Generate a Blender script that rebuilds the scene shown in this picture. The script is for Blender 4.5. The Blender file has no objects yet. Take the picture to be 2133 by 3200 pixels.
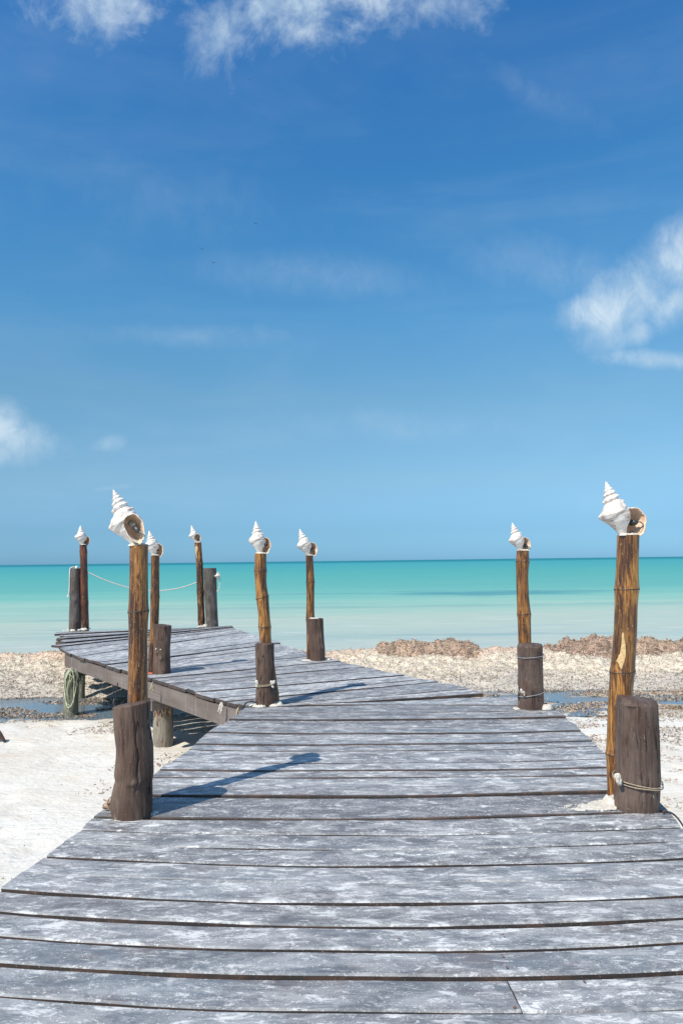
import bpy, math, random
import numpy as np
from mathutils import Vector, Matrix

R = math.radians
random.seed(7)
rng = np.random.default_rng(7)
scene = bpy.context.scene
COL = scene.collection

# ------------------------------------------------------------------ camera
F = 2311.0            # focal length in photograph pixels (2133 x 3200)
CAM = Vector((0, 0, 1.6))
PITCH = math.atan(152.5 / F)
ROLL = R(-0.725)
fwd = Vector((0, math.cos(PITCH), math.sin(PITCH)))
r0 = Vector((1, 0, 0)); u0 = Vector((0, -math.sin(PITCH), math.cos(PITCH)))
rgt = r0 * math.cos(ROLL) + u0 * math.sin(ROLL)
upv = u0 * math.cos(ROLL) - r0 * math.sin(ROLL)
cd = bpy.data.cameras.new('camera'); cam = bpy.data.objects.new('camera', cd); COL.objects.link(cam)
cd.sensor_fit = 'VERTICAL'; cd.sensor_height = 36; cd.lens = 36 * F / 3200
cd.clip_start = 0.05; cd.clip_end = 60000
m = Matrix(((rgt.x, upv.x, -fwd.x, CAM.x), (rgt.y, upv.y, -fwd.y, CAM.y), (rgt.z, upv.z, -fwd.z, CAM.z), (0, 0, 0, 1)))
cam.matrix_world = m
scene.camera = cam
scene.view_settings.view_transform = 'Standard'
scene.view_settings.look = 'None'
scene.view_settings.exposure = 0.22
scene.view_settings.gamma = 1
scene.view_settings.use_curve_mapping = False

# ------------------------------------------------------------------ sun
SUN_EL, SUN_AZ = R(49), math.atan2(-1.0, -1.02)    # azimuth from +Y towards +X : sun stands behind left
sd = Vector((math.sin(SUN_AZ) * math.cos(SUN_EL), math.cos(SUN_AZ) * math.cos(SUN_EL), math.sin(SUN_EL)))
sl = bpy.data.lights.new('sun', 'SUN'); so = bpy.data.objects.new('sun', sl); COL.objects.link(so)
sl.energy = 4.3; sl.angle = R(0.5); sl.color = (1.0, 0.945, 0.85)
so.rotation_euler = sd.to_track_quat('Z', 'Y').to_euler(); so.location = sd * 30

def ray(sx, sy):
    return fwd + rgt * ((sx - 1066.5) / F) - upv * ((sy - 1600) / F)
def on_z(sx, sy, z=0.0):
    d = ray(sx, sy); return CAM + d * ((z - CAM.z) / d.z)
def on_y(sx, sy, y):
    d = ray(sx, sy); return CAM + d * ((y - CAM.y) / d.y)

# ------------------------------------------------------------------ node helper
class NT:
    def __init__(s, tree): s.t = tree; s.n = tree.nodes; s.l = tree.links
    def new(s, typ, **kw):
        n = s.n.new(typ)
        for k, v in kw.items(): setattr(n, k, v)
        return n
    def put(s, sock, v):
        if isinstance(v, bpy.types.NodeSocket): s.l.new(v, sock)
        elif v is not None:
            try: sock.default_value = v
            except Exception: sock.default_value = (*v, 1.0)
    def m(s, op, a, b=None, c=None, clamp=False):
        n = s.new('ShaderNodeMath', operation=op, use_clamp=clamp)
        s.put(n.inputs[0], a)
        if b is not None: s.put(n.inputs[1], b)
        if c is not None: s.put(n.inputs[2], c)
        return n.outputs[0]
    def vm(s, op, a, b=None):
        n = s.new('ShaderNodeVectorMath', operation=op); s.put(n.inputs[0], a)
        if b is not None: s.put(n.inputs[1], b)
        return n.outputs[0]
    def mix(s, f, a, b, mode='MIX'):
        n = s.new('ShaderNodeMix', data_type='RGBA', blend_type=mode)
        s.put(n.inputs[0], f); s.put(n.inputs[6], a if isinstance(a, bpy.types.NodeSocket) else (*a[:3], 1)); s.put(n.inputs[7], b if isinstance(b, bpy.types.NodeSocket) else (*b[:3], 1))
        return n.outputs[2]
    def noise(s, vec, scale, detail=4, rough=0.55, dist=0.0, w=None):
        n = s.new('ShaderNodeTexNoise'); s.put(n.inputs['Vector'], vec)
        n.inputs['Scale'].default_value = scale; n.inputs['Detail'].default_value = detail
        n.inputs['Roughness'].default_value = rough; n.inputs['Distortion'].default_value = dist
        return n.outputs[0]
    def ramp(s, f, stops, interp='LINEAR'):
        n = s.new('ShaderNodeValToRGB'); s.put(n.inputs[0], f); r = n.color_ramp; r.interpolation = interp
        while len(r.elements) < len(stops): r.elements.new(0.5)
        for e, (p, c) in zip(r.elements, stops):
            e.position = p; e.color = (*c, 1) if isinstance(c, tuple) else (c, c, c, 1)
        return n.outputs[0]
    def sm(s, x, lo, hi):
        n = s.new('ShaderNodeMapRange', interpolation_type='SMOOTHSTEP'); s.put(n.inputs[0], x)
        n.inputs[1].default_value = lo; n.inputs[2].default_value = hi
        return n.outputs[0]
    def mapping(s, vec, scale=(1, 1, 1), loc=(0, 0, 0), rot=(0, 0, 0)):
        n = s.new('ShaderNodeMapping'); s.put(n.inputs[0], vec); n.inputs[1].default_value = loc
        n.inputs[2].default_value = rot; n.inputs[3].default_value = scale
        return n.outputs[0]

# ------------------------------------------------------------------ world
world = bpy.data.worlds.new('World'); scene.world = world; world.use_nodes = True
w = NT(world.node_tree); w.n.clear()
sky = w.new('ShaderNodeTexSky', sky_type='NISHITA', sun_disc=False, sun_elevation=SUN_EL, sun_rotation=SUN_AZ,
            altitude=0, air_density=1.0, dust_density=0.35, ozone_density=2.2)
tc = w.new('ShaderNodeTexCoord')
sep = w.new('ShaderNodeSeparateXYZ'); w.put(sep.inputs[0], tc.outputs['Generated'])
dx, dy, dz = sep.outputs
tint = w.ramp(w.m('MAXIMUM', dz, 0.0), [(0.0, (0.29, 0.66, 1.30)), (0.041, (0.335, 0.625, 1.04)), (0.108, (0.56, 0.80, 0.96)), (0.214, (0.64, 0.975, 1.03)), (0.314, (0.54, 1.08, 1.24)), (0.43, (0.42, 1.08, 1.37)), (0.58, (0.36, 1.04, 1.50)), (1.0, (0.35, 1.0, 1.5))])
skyc = w.mix(1.0, sky.outputs[0], tint, 'MULTIPLY')
ysafe = w.m('MAXIMUM', dy, 0.02)
u = w.m('DIVIDE', dx, ysafe); v = w.m('DIVIDE', dz, ysafe)
cmb = w.new('ShaderNodeCombineXYZ'); w.put(cmb.inputs[0], u); w.put(cmb.inputs[1], v)
P = cmb.outputs[0]
front = w.sm(dy, 0.02, 0.15)
n1 = w.noise(w.mapping(P, (5.0, 4.0, 1), rot=(0, 0, 0.5)), 1.6, 11, 0.66, 0.5)
n2 = w.noise(w.mapping(P, (14, 9, 1), (3, 1, 0), (0, 0, -0.6)), 1.4, 6, 0.6, 0.3)
nn = w.m('ADD', w.m('MULTIPLY', n1, 0.68), w.m('MULTIPLY', n2, 0.32))
tex = w.m('ADD', 0.62, w.m('MULTIPLY', w.sm(w.noise(w.mapping(P, (22, 15, 1), (7, 3, 0), (0, 0, -0.7)), 1.0, 9, 0.68, 0.6), 0.38, 0.62), 0.46))
dens = None
# photographed pixel centre, half sizes in px, rotation, amount
for (cx, cy, hx, hy, rot, amt, noi) in [
(900, -20, 360, 260, -0.05, 0.95, 2.0), (1180, -60, 520, 200, 0.0, 0.85, 2.2), (700, 110, 170, 240, -0.4, 0.55, 2.2), (260, -30, 280, 230, 0.0, 0.62, 2.3), (1330, 20, 280, 140, 0.1, 0.45, 2.4),
        (1985, 930, 300, 150, 0.66, 0.85, 0.9), (2120, 810, 230, 150, 0.75, 0.90, 0.8), (2100, 950, 190, 120, 0.5, 0.72, 0.9), (1850, 985, 150, 85, 0.15, 0.72, 1.3), (2090, 1125, 260, 46, -0.08, 0.66, 1.2), (1990, 1030, 130, 70, 0.3, 0.55, 1.4),
        (-10, 1325, 130, 115, -0.3, 1.0, 0.7), (70, 1380, 190, 95, -0.15, 0.62, 1.4), (-30, 1420, 150, 60, 0.2, 0.6, 1.2), (340, 1385, 85, 42, 0.2, 0.42, 1.5),
        (1000, 860, 520, 110, -0.1, 0.14, 1.0), (1700, 820, 380, 150, -0.2, 0.15, 1.0), (1700, 300, 400, 90, -0.45, 0.09, 1.2), (500, 600, 600, 200, -0.2, 0.07, 1.2),
        (600, 1050, 520, 60, -0.03, 0.14, 1.2), (1300, 1330, 800, 90, -0.05, 0.12, 1.2), (350, 1525, 90, 14, 0.1, 0.22, 1.4)]:
    d = ray(cx, cy); uc, vc = d.x / d.y, d.z / d.y
    n = w.mapping(w.vm('SUBTRACT', P, (uc, vc, 0)), rot=(0, 0, -rot))
    s2 = w.new('ShaderNodeSeparateXYZ'); w.put(s2.inputs[0], n)
    a = w.m('DIVIDE', s2.outputs[0], hx / F); b = w.m('DIVIDE', s2.outputs[1], hy / F)
    e = w.m('SQRT', w.m('ADD', w.m('MULTIPLY', a, a), w.m('MULTIPLY', b, b)))
    val = w.m('ADD', w.m('SUBTRACT', 0.95, e), w.m('MULTIPLY', w.m('SUBTRACT', nn, 0.52), noi * 1.6))
    q = w.m('MULTIPLY', w.sm(val, -0.10, 1.0), w.m('MULTIPLY', tex, amt))
    dens = q if dens is None else w.m('MAXIMUM', dens, q)
dens = w.m('MULTIPLY', dens, front)
# thin uneven veil that goes right round the sky
veil = w.noise(w.mapping(tc.outputs['Generated'], (1.3, 1.3, 5.5)), 1.7, 7, 0.6, 0.4)
dens = w.m('MAXIMUM', dens, w.m('MULTIPLY', w.sm(veil, 0.40, 0.85), 0.10))
over = w.noise(w.mapping(tc.outputs['Generated'], (1.5, 1.5, 2.4), (2, 5, 1)), 1.5, 8, 0.6, 0.5)  # unseen clouds, added overhead and behind to make the sky light less blue
outm = w.m('MAXIMUM', w.sm(dz, 0.66, 0.86), w.m('SUBTRACT', 1.0, w.sm(dy, -0.3, 0.25)))
dens = w.m('MAXIMUM', dens, w.m('MULTIPLY', w.m('MULTIPLY', w.sm(over, 0.44, 0.66), 0.75), outm))
shade = w.noise(w.mapping(P, (7, 7, 1), (0.3, 0.2, 0)), 2.0, 5, 0.5)
ccol = w.mix(w.sm(shade, 0.35, 0.65), (4.7, 6.1, 7.3), (6.6, 7.6, 8.3))
final = w.mix(dens, skyc, ccol)
bg = w.new('ShaderNodeBackground'); w.put(bg.inputs[0], final); bg.inputs[1].default_value = 0.10
wo = w.new('ShaderNodeOutputWorld'); w.l.new(bg.outputs[0], wo.inputs[0])

# ------------------------------------------------------------------ materials
def mat(name):
    mt = bpy.data.materials.new(name); mt.use_nodes = True; t = NT(mt.node_tree)
    b = t.n['Principled BSDF']; return mt, t, b
def obj_coord(t, rnd=True, scale=(1, 1, 1)):
    c = t.new('ShaderNodeTexCoord').outputs['Object']
    if rnd:
        o = t.new('ShaderNodeObjectInfo').outputs['Random']
        c = t.vm('ADD', c, t.vm('MULTIPLY', t.mkvec(o), (71.3, 37.7, 53.9)))
    return c
def mkvec(self, o):
    n = self.new('ShaderNodeCombineXYZ')
    for i in range(3): self.put(n.inputs[i], o)
    return n.outputs[0]
NT.mkvec = mkvec
def bump(t, b, h, strength, dist):
    n = t.new('ShaderNodeBump'); n.inputs['Strength'].default_value = strength; n.inputs['Distance'].default_value = dist
    t.put(n.inputs['Height'], h); t.put(b.inputs['Normal'], n.outputs[0])

def mat_plank(name, dust=0.0, brown=0.0):
    mt, t, b = mat(name)
    c = obj_coord(t)
    rnd = t.new('ShaderNodeObjectInfo').outputs['Random']
    big = t.noise(t.mapping(c, (1.1, 2.5, 2)), 1.6, 3, 0.5)
    grain = t.noise(t.mapping(c, (3, 95, 30)), 1.0, 4, 0.6, 0.3)
    grain2 = t.noise(t.mapping(c, (9, 260, 60)), 1.0, 3, 0.6)
    base = t.mix(t.sm(big, 0.35, 0.65), (0.128, 0.135, 0.148), (0.155, 0.174, 0.196))
    warm = t.noise(t.mapping(c, (1.2, 3, 2), (9, 4, 1)), 2.2, 5, 0.65)
    base = t.mix(t.m('MULTIPLY', t.sm(warm, 0.48, 0.66), 0.7), base, (0.165, 0.135, 0.130))
    base = t.mix(t.m('ADD', t.m('MULTIPLY', rnd, 0.60), brown), base, (0.095, 0.084, 0.086))
    gm = t.m('ADD', 0.42, t.m('MULTIPLY', t.m('ADD', grain, grain2), 0.58))
    base = t.mix(1.0, base, t.mkvec(gm), 'MULTIPLY')
    # pale sand worked into the surface : thin haze, torn smears, crisp specks, scratches along the grain
    haze = t.noise(t.mapping(c, (2.3, 6.0, 4)), 1.5, 9, 0.72, 0.6)
    h = t.m('MULTIPLY', t.sm(haze, 0.40 - dust, 0.68), 0.50)
    sm1 = t.noise(t.mapping(c, (5.0, 12.0, 5), (1, 2, 3), (0, 0, 0.12)), 1.5, 12, 0.78, 0.45)
    s1 = t.m('MULTIPLY', t.sm(sm1, 0.520 - dust * 0.5, 0.585 - dust * 0.4), t.m('ADD', 0.35, t.m('MULTIPLY', t.sm(haze, 0.40, 0.58), 0.75)), clamp=True)
    smd = t.noise(t.mapping(c, (11, 24, 9), (3, 1, 8), (0, 0, -0.5)), 1.0, 10, 0.80, 0.5)
    s1b = t.m('MULTIPLY', t.sm(smd, 0.55, 0.605), 0.9)
    sp = t.noise(c, 95, 3, 0.65)
    s2 = t.m('MULTIPLY', t.sm(sp, 0.585, 0.65), t.sm(haze, 0.38, 0.50))
    fine = t.noise(t.mapping(c, (1, 2.0, 1)), 230, 3, 0.75)
    s3 = t.m('MULTIPLY', t.sm(fine, 0.47, 0.62), t.m('ADD', 0.16, t.m('MULTIPLY', t.sm(haze, 0.36, 0.60), 0.62)))
    scr = t.noise(t.mapping(c, (1.6, 120, 20), (0, 3, 3), (0, 0, 0.02)), 1.0, 5, 0.7)
    s4 = t.m('MULTIPLY', t.sm(scr, 0.60, 0.70), 0.45)
    allm = t.m('MAXIMUM', t.m('MAXIMUM', t.m('MAXIMUM', h, s4), s1), t.m('MAXIMUM', t.m('MAXIMUM', s2, s3), s1b), clamp=True)
    rnd2 = t.m('FRACT', t.m('MULTIPLY', rnd, 7.31))
    allm = t.m('MULTIPLY', t.m('MULTIPLY', allm, t.m('ADD', 0.62, t.m('MULTIPLY', grain2, 0.72))), t.m('ADD', 0.80, t.m('MULTIPLY', rnd2, 0.36)), clamp=True)
    # hairline splits along the grain
    spl = t.noise(t.mapping(c, (0.9, 34, 5), (5, 5, 5)), 1.0, 3, 0.5, 0.3)
    split = t.m('MULTIPLY', t.m('SUBTRACT', 1.0, t.sm(t.m('ABSOLUTE', t.m('SUBTRACT', spl, 0.5)), 0.0, 0.012)), t.sm(t.noise(t.mapping(c, (1.5, 6, 2), (2, 2, 2)), 1.0, 3), 0.54, 0.60))
    base = t.mix(t.m('MULTIPLY', split, 0.75), base, (0.03, 0.022, 0.02))
    allm = t.m('MULTIPLY', allm, t.m('SUBTRACT', 1.0, t.m('MULTIPLY', split, 0.8)))
    col = t.mix(allm, base, (0.70, 0.685, 0.66))
    t.put(b.inputs['Base Color'], col)
    t.put(b.inputs['Roughness'], t.m('ADD', 0.50, t.m('MULTIPLY', allm, 0.35)))
    b.inputs['Specular IOR Level'].default_value = 0.35
    bump(t, b, t.m('ADD', t.m('ADD', t.m('MULTIPLY', grain, 0.6), t.m('MULTIPLY', grain2, 0.35)), t.m('MULTIPLY', allm, 0.5)), 0.7, 0.0035)
    return mt
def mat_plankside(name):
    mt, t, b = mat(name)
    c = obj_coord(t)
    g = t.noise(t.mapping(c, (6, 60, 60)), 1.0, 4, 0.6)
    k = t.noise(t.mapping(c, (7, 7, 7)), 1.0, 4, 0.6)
    col = t.mix(t.sm(k, 0.42, 0.68), (0.045, 0.036, 0.033), (0.10, 0.060, 0.044))  # dirty brown wood, darkened further to carry the shade of the narrow gaps
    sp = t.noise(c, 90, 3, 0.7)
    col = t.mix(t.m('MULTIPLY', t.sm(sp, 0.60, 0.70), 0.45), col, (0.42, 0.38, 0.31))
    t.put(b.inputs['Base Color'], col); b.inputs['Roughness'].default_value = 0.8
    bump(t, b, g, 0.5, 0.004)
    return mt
def mat_beam():
    mt, t, b = mat('weathered_beam')
    c = obj_coord(t)
    g = t.noise(t.mapping(c, (1.3, 40, 40)), 1.0, 5, 0.6, 0.4)
    k = t.noise(t.mapping(c, (1.2, 4, 3)), 1.0, 5, 0.6)
    col = t.mix(t.sm(k, 0.35, 0.7), (0.135, 0.102, 0.085), (0.20, 0.165, 0.145))
    col = t.mix(t.m('MULTIPLY', t.sm(g, 0.5, 0.75), 0.6), col, (0.085, 0.060, 0.05))
    drip = t.noise(t.mapping(c, (16, 4, 1.2)), 1.0, 5, 0.6)
    col = t.mix(t.m('MULTIPLY', t.sm(drip, 0.56, 0.70), 0.40), col, (0.40, 0.37, 0.33))
    rst = t.noise(t.mapping(c, (3, 3, 2), (4, 0, 0)), 1.0, 4, 0.6)
    col = t.mix(t.m('MULTIPLY', t.sm(rst, 0.62, 0.72), 0.6), col, (0.20, 0.10, 0.055))
    t.put(b.inputs['Base Color'], col); b.inputs['Roughness'].default_value = 0.8
    bump(t, b, g, 0.6, 0.006)
    return mt
def mat_post(name, c1, c2, bare=(0.42, 0.36, 0.27), bare_amt=0.0, speck=0.62, grey=0.0):
    mt, t, b = mat(name)
    c = obj_coord(t)
    k = t.noise(t.mapping(c, (6, 6, 2.2)), 1.0, 5, 0.6)
    g = t.noise(t.mapping(c, (60, 60, 5)), 1.0, 4, 0.65, 0.6)
    col = t.mix(t.sm(k, 0.35, 0.68), c1, c2)
    col = t.mix(t.m('MULTIPLY', t.sm(g, 0.42, 0.7), 0.55), col, tuple(x * 0.5 for x in c1))
    wash = t.noise(t.mapping(c, (11, 11, 3.5), (6, 2, 9)), 1.0, 6, 0.7, 0.4)
    col = t.mix(t.m('MULTIPLY', t.sm(wash, 0.56, 0.70), 0.25), col, (0.24, 0.21, 0.19))
    if grey:
        gg = t.noise(t.mapping(c, (25, 25, 4), (3, 3, 1)), 1.0, 5, 0.6)
        col = t.mix(t.m('MULTIPLY', t.sm(gg, 0.42, 0.66), grey), col, (0.20, 0.185, 0.165))
    if 'weathered_pile' in name:
        s_ = t.new('ShaderNodeSeparateXYZ'); t.put(s_.inputs[0], t.new('ShaderNodeTexCoord').outputs['Object'])
        pn = t.noise(t.mapping(c, (9, 9, 5)), 1.0, 6, 0.7, 0.4)
        edge_ = t.m('ADD', s_.outputs[2], t.m('MULTIPLY', t.m('SUBTRACT', pn, 0.5), 0.9))
        col = t.mix(t.sm(edge_, -0.66, -0.60), col, (0.115, 0.052, 0.034))
        col = t.mix(t.m('MULTIPLY', t.sm(t.noise(t.mapping(c, (26, 26, 12)), 1.0, 5, 0.7), 0.53, 0.56), t.sm(s_.outputs[2], -0.75, -0.5)), col, (0.46, 0.36, 0.24))
    crk = t.noise(t.mapping(c, (15, 15, 1.1), (5, 5, 0)), 1.0, 3, 0.5, 0.4)
    crack = t.m('SUBTRACT', 1.0, t.sm(t.m('ABSOLUTE', t.m('SUBTRACT', crk, 0.5)), 0.0, 0.010))
    ck2 = t.sm(t.noise(t.mapping(c, (5, 5, 1.5), (1, 7, 2)), 1.0, 2), 0.52, 0.60)
    crack = t.m('MULTIPLY', crack, ck2)
    col = t.mix(t.m('MULTIPLY', crack, 0.85), col, (0.012, 0.009, 0.008))
    sp = t.noise(t.mapping(c, (1, 1, 0.7)), 130, 3, 0.65)
    speck += 0.045
    s = t.sm(sp, speck, speck + 0.05)
    pl = t.noise(t.mapping(c, (16, 16, 7), (2, 8, 3)), 1.0, 7, 0.75, 0.5)
    s = t.m('MAXIMUM', t.m('MULTIPLY', s, 0.8), t.m('MULTIPLY', t.sm(pl, 0.66 - bare_amt, 0.70 - bare_amt * 0.8), 0.75))
    col = t.mix(s, col, bare)
    t.put(b.inputs['Base Color'], col)
    b.inputs['Roughness'].default_value = 0.55; b.inputs['Specular IOR Level'].default_value = 0.28
    lg = t.noise(t.mapping(c, (22, 22, 3), (8, 1, 1)), 1.0, 5, 0.65, 0.5)
    bump(t, b, t.m('SUBTRACT', t.m('ADD', t.m('ADD', t.m('MULTIPLY', g, 0.5), t.m('MULTIPLY', lg, 0.8)), t.m('MULTIPLY', k, 0.8)), t.m('MULTIPLY', crack, 1.6)), 1.0, 0.014)
    return mt
def mat_bamboo(name, pale, mid, dark, thr=0.5, grit=0.0):
    mt, t, b = mat(name)
    c = obj_coord(t)
    g = t.noise(t.mapping(c, (42, 42, 3.2)), 1.0, 6, 0.62, 1.4)
    k = t.noise(t.mapping(c, (9, 9, 2.4)), 1.0, 5, 0.6, 0.8)
    f = t.noise(t.mapping(c, (150, 150, 9)), 1.0, 3, 0.6, 0.8)
    v = t.m('ADD', t.m('MULTIPLY', g, 0.60), t.m('ADD', t.m('MULTIPLY', k, 0.24), t.m('MULTIPLY', f, 0.16)))
    col = t.ramp(v, [(thr - 0.07, dark), (thr - 0.01, mid), (thr + 0.05, pale), (thr + 0.11, tuple(min(1, x * 1.35) for x in pale))])
    bu = t.noise(t.mapping(c, (5, 5, 1.6), (7, 7, 7)), 1.0, 4, 0.6, 0.5)
    col = t.mix(t.m('MULTIPLY', t.sm(bu, 0.50, 0.66), 0.75), col, dark)
    sp = t.noise(t.mapping(c, (1, 1, 0.5)), 120, 3, 0.65)
    s = t.m('MULTIPLY', t.sm(sp, 0.645 - grit, 0.69 - grit), 0.7)
    pl = t.noise(t.mapping(c, (13, 13, 5), (2, 0, 3)), 1.0, 6, 0.7, 0.4)
    s = t.m('MAXIMUM', s, t.m('MULTIPLY', t.sm(pl, 0.665, 0.685), 0.9))
    col = t.mix(s, col, (0.55, 0.42, 0.24))
    t.put(b.inputs['Base Color'], col)
    t.put(b.inputs['Roughness'], t.m('ADD', 0.30, t.m('MULTIPLY', s, 0.4)))
    bump(t, b, t.m('ADD', t.m('MULTIPLY', g, 0.5), t.m('MULTIPLY', s, -0.4)), 0.5, 0.004)
    return mt
def mat_plain(name, col, rough=0.6, col2=None, sc=20.0, bmp=0.3, dist=0.004, metal=0.0):
    mt, t, b = mat(name)
    c = obj_coord(t)
    k = t.noise(c, sc, 5, 0.6)
    t.put(b.inputs['Base Color'], t.mix(t.sm(k, 0.35, 0.65), col, col2 or tuple(x * 0.75 for x in col)))
    b.inputs['Roughness'].default_value = rough; b.inputs['Metallic'].default_value = metal
    bump(t, b, k, bmp, dist)
    return mt
def mat_shell():
    mt, t, b = mat('shell_outside')
    c = obj_coord(t, rnd=False)
    rl = t.noise(t.mapping(c, (9, 9, 130)), 1.0, 3, 0.55, 0.25)
    k = t.noise(t.mapping(c, (14, 14, 22)), 1.0, 5, 0.6, 0.5)
    s = t.new('ShaderNodeSeparateXYZ'); t.put(s.inputs[0], c)
    col = t.mix(t.m('MULTIPLY', t.sm(k, 0.46, 0.62), 0.75), (0.77, 0.72, 0.655), (0.58, 0.46, 0.37))
    lines = t.m('MULTIPLY', t.sm(rl, 0.47, 0.60), t.sm(k, 0.42, 0.60))
    at = t.new('ShaderNodeAttribute', attribute_name='worn').outputs['Fac']
    col = t.mix(t.m('MULTIPLY', lines, at), col, (0.36, 0.28, 0.22))
    t.put(b.inputs['Base Color'], col); b.inputs['Roughness'].default_value = 0.55
    bump(t, b, t.m('ADD', rl, t.m('MULTIPLY', k, 0.4)), 0.45, 0.004)
    return mt
def mat_shell_in():
    mt, t, b = mat('shell_inside')
    c = obj_coord(t, rnd=False)
    k = t.noise(c, 16, 4, 0.6)
    col = t.mix(t.sm(k, 0.35, 0.68), (0.76, 0.51, 0.35), (0.84, 0.68, 0.52))
    t.put(b.inputs['Base Color'], col); b.inputs['Roughness'].default_value = 0.3
    bump(t, b, k, 0.2, 0.003)
    return mt
def attr_mat(name, rough=0.85, spec=0.3, bscale=60, bst=0.4, bd=0.01, transl=0.0):
    mt, t, b = mat(name)
    a = t.new('ShaderNodeAttribute', attribute_name='Col').outputs['Color']
    pos = t.new('ShaderNodeTexCoord').outputs['Object']
    k = t.noise(pos, bscale, 4, 0.6)
    t.put(b.inputs['Base Color'], t.mix(1.0, a, t.mkvec(t.m('ADD', 0.72, t.m('MULTIPLY', k, 0.56))), 'MULTIPLY'))
    b.inputs['Roughness'].default_value = rough; b.inputs['Specular IOR Level'].default_value = spec
    bump(t, b, k, bst, bd)
    return mt

M = {}
M['plank'] = mat_plank('plank_top'); M['plank_dust'] = mat_plank('plank_top_dusty', 0.07); M['plank_dark'] = mat_plank('plank_top_dark', -0.07, 0.30)
M['side'] = mat_plankside('plank_side'); M['beam'] = mat_beam()
M['post'] = mat_post('brown_painted_log', (0.088, 0.052, 0.038), (0.160, 0.105, 0.078))
M['postg'] = mat_post('greyed_log', (0.078, 0.060, 0.050), (0.14, 0.112, 0.095), grey=0.45, bare_amt=0.02)
M['postb'] = mat_post('peeling_log', (0.090, 0.054, 0.041), (0.160, 0.108, 0.083), bare_amt=0.035, grey=0.15)
M['pile'] = mat_post('weathered_pile', (0.20, 0.175, 0.14), (0.34, 0.30, 0.24), bare=(0.16, 0.07, 0.035), bare_amt=0.07, speck=0.60)
M['pile_green'] = mat_post('mossy_pile', (0.14, 0.13, 0.085), (0.26, 0.25, 0.18), bare=(0.52, 0.52, 0.40), bare_amt=0.08, speck=0.57)
M['bam'] = mat_bamboo('bamboo_amber', (0.33, 0.145, 0.032), (0.16, 0.058, 0.014), (0.040, 0.016, 0.009), 0.515)
M['bam_gold'] = mat_bamboo('bamboo_golden', (0.38, 0.180, 0.042), (0.20, 0.078, 0.018), (0.055, 0.022, 0.010), 0.505)
M['bam_grit'] = mat_bamboo('bamboo_gritty', (0.32, 0.145, 0.036), (0.15, 0.055, 0.015), (0.042, 0.017, 0.009), 0.51, 0.02)
M['bam_dark'] = mat_bamboo('bamboo_dark_red', (0.22, 0.075, 0.030), (0.11, 0.035, 0.018), (0.035, 0.013, 0.009), 0.52)
M['bam_mid'] = mat_bamboo('bamboo_dark_amber', (0.42, 0.19, 0.05), (0.15, 0.052, 0.018), (0.030, 0.013, 0.008), 0.535)
M['band'] = mat_plain('dark_node_band', (0.045, 0.035, 0.032), 0.5)
M['mortar'] = mat_plain('sandy_mortar', (0.70, 0.65, 0.57), 0.9, (0.56, 0.50, 0.41), 40, 0.8, 0.01)
M['shell'] = mat_shell(); M['shell_in'] = mat_shell_in()
M['rubber'] = mat_plain('black_socket', (0.030, 0.032, 0.033), 0.38, (0.05, 0.05, 0.05))
M['ceramic'] = mat_plain('grey_green_collar', (0.36, 0.37, 0.31), 0.5, (0.26, 0.26, 0.2))
M['wire'] = mat_plain('dark_cable', (0.025, 0.028, 0.035), 0.45)
M['steel'] = mat_plain('grey_tie_wire', (0.34, 0.36, 0.37), 0.5)
M['twine'] = mat_plain('tan_twine', (0.46, 0.38, 0.27), 0.9, (0.3, 0.22, 0.15), 120)
M['rope'] = mat_plain('white_rope', (0.68, 0.64, 0.58), 0.85, (0.50, 0.44, 0.36), 90)
M['netrope'] = mat_plain('greenish_rope', (0.60, 0.60, 0.46), 0.9, (0.36, 0.40, 0.22), 30)
M['bird'] = mat_plain('dark_feathers', (0.03, 0.03, 0.035), 0.8)
M['red'] = mat_plain('orange_red_plastic', (0.75, 0.16, 0.06), 0.5)
M['coral'] = mat_plain('tan_dry_weed', (0.50, 0.36, 0.24), 0.9, (0.34, 0.22, 0.14), 60)
M['rust'] = mat_plain('rusty_nail', (0.22, 0.09, 0.05), 0.7)
M['weed'] = attr_mat('dried_seaweed'); M['mound'] = attr_mat('seaweed_mound', bscale=26, bst=0.9, bd=0.05)

def mat_sand():
    mt, t, b = mat('white_sand')
    pos = t.new('ShaderNodeTexCoord').outputs['Object']
    s = t.new('ShaderNodeSeparateXYZ'); t.put(s.inputs[0], pos)
    k = t.noise(pos, 0.8, 5, 0.6); f = t.noise(pos, 90, 3, 0.7)
    col = t.mix(t.sm(k, 0.35, 0.7), (0.72, 0.68, 0.61), (0.66, 0.60, 0.51))
    wet = t.m('MULTIPLY', t.sm(t.m('ADD', s.outputs[1], t.m('MULTIPLY', k, 1.5)), 12.9, 14.2), 1.0)
    col = t.mix(wet, col, (0.42, 0.355, 0.28))
    tan = t.noise(t.mapping(pos, (0.7, 2.0, 1)), 1.6, 5, 0.65)
    col = t.mix(t.m('MULTIPLY', t.sm(tan, 0.55, 0.7), 0.35), col, (0.64, 0.51, 0.36))
    fl = t.noise(t.mapping(pos, (12, 38, 10)), 1.0, 3, 0.6)
    dens_ = t.m('MULTIPLY', t.sm(fl, 0.655, 0.70), 0.55)
    col = t.mix(dens_, col, (0.36, 0.26, 0.18))
    t.put(b.inputs['Base Color'], col)
    b.inputs['Roughness'].default_value = 0.9; b.inputs['Specular IOR Level'].default_value = 0.15
    bb = t.noise(t.mapping(pos, (1, 1.6, 1)), 7, 5, 0.6)
    bump(t, b, t.m('ADD', bb, t.m('MULTIPLY', f, 0.12)), 0.65, 0.05)
    return mt
M['sand'] = mat_sand()

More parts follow.
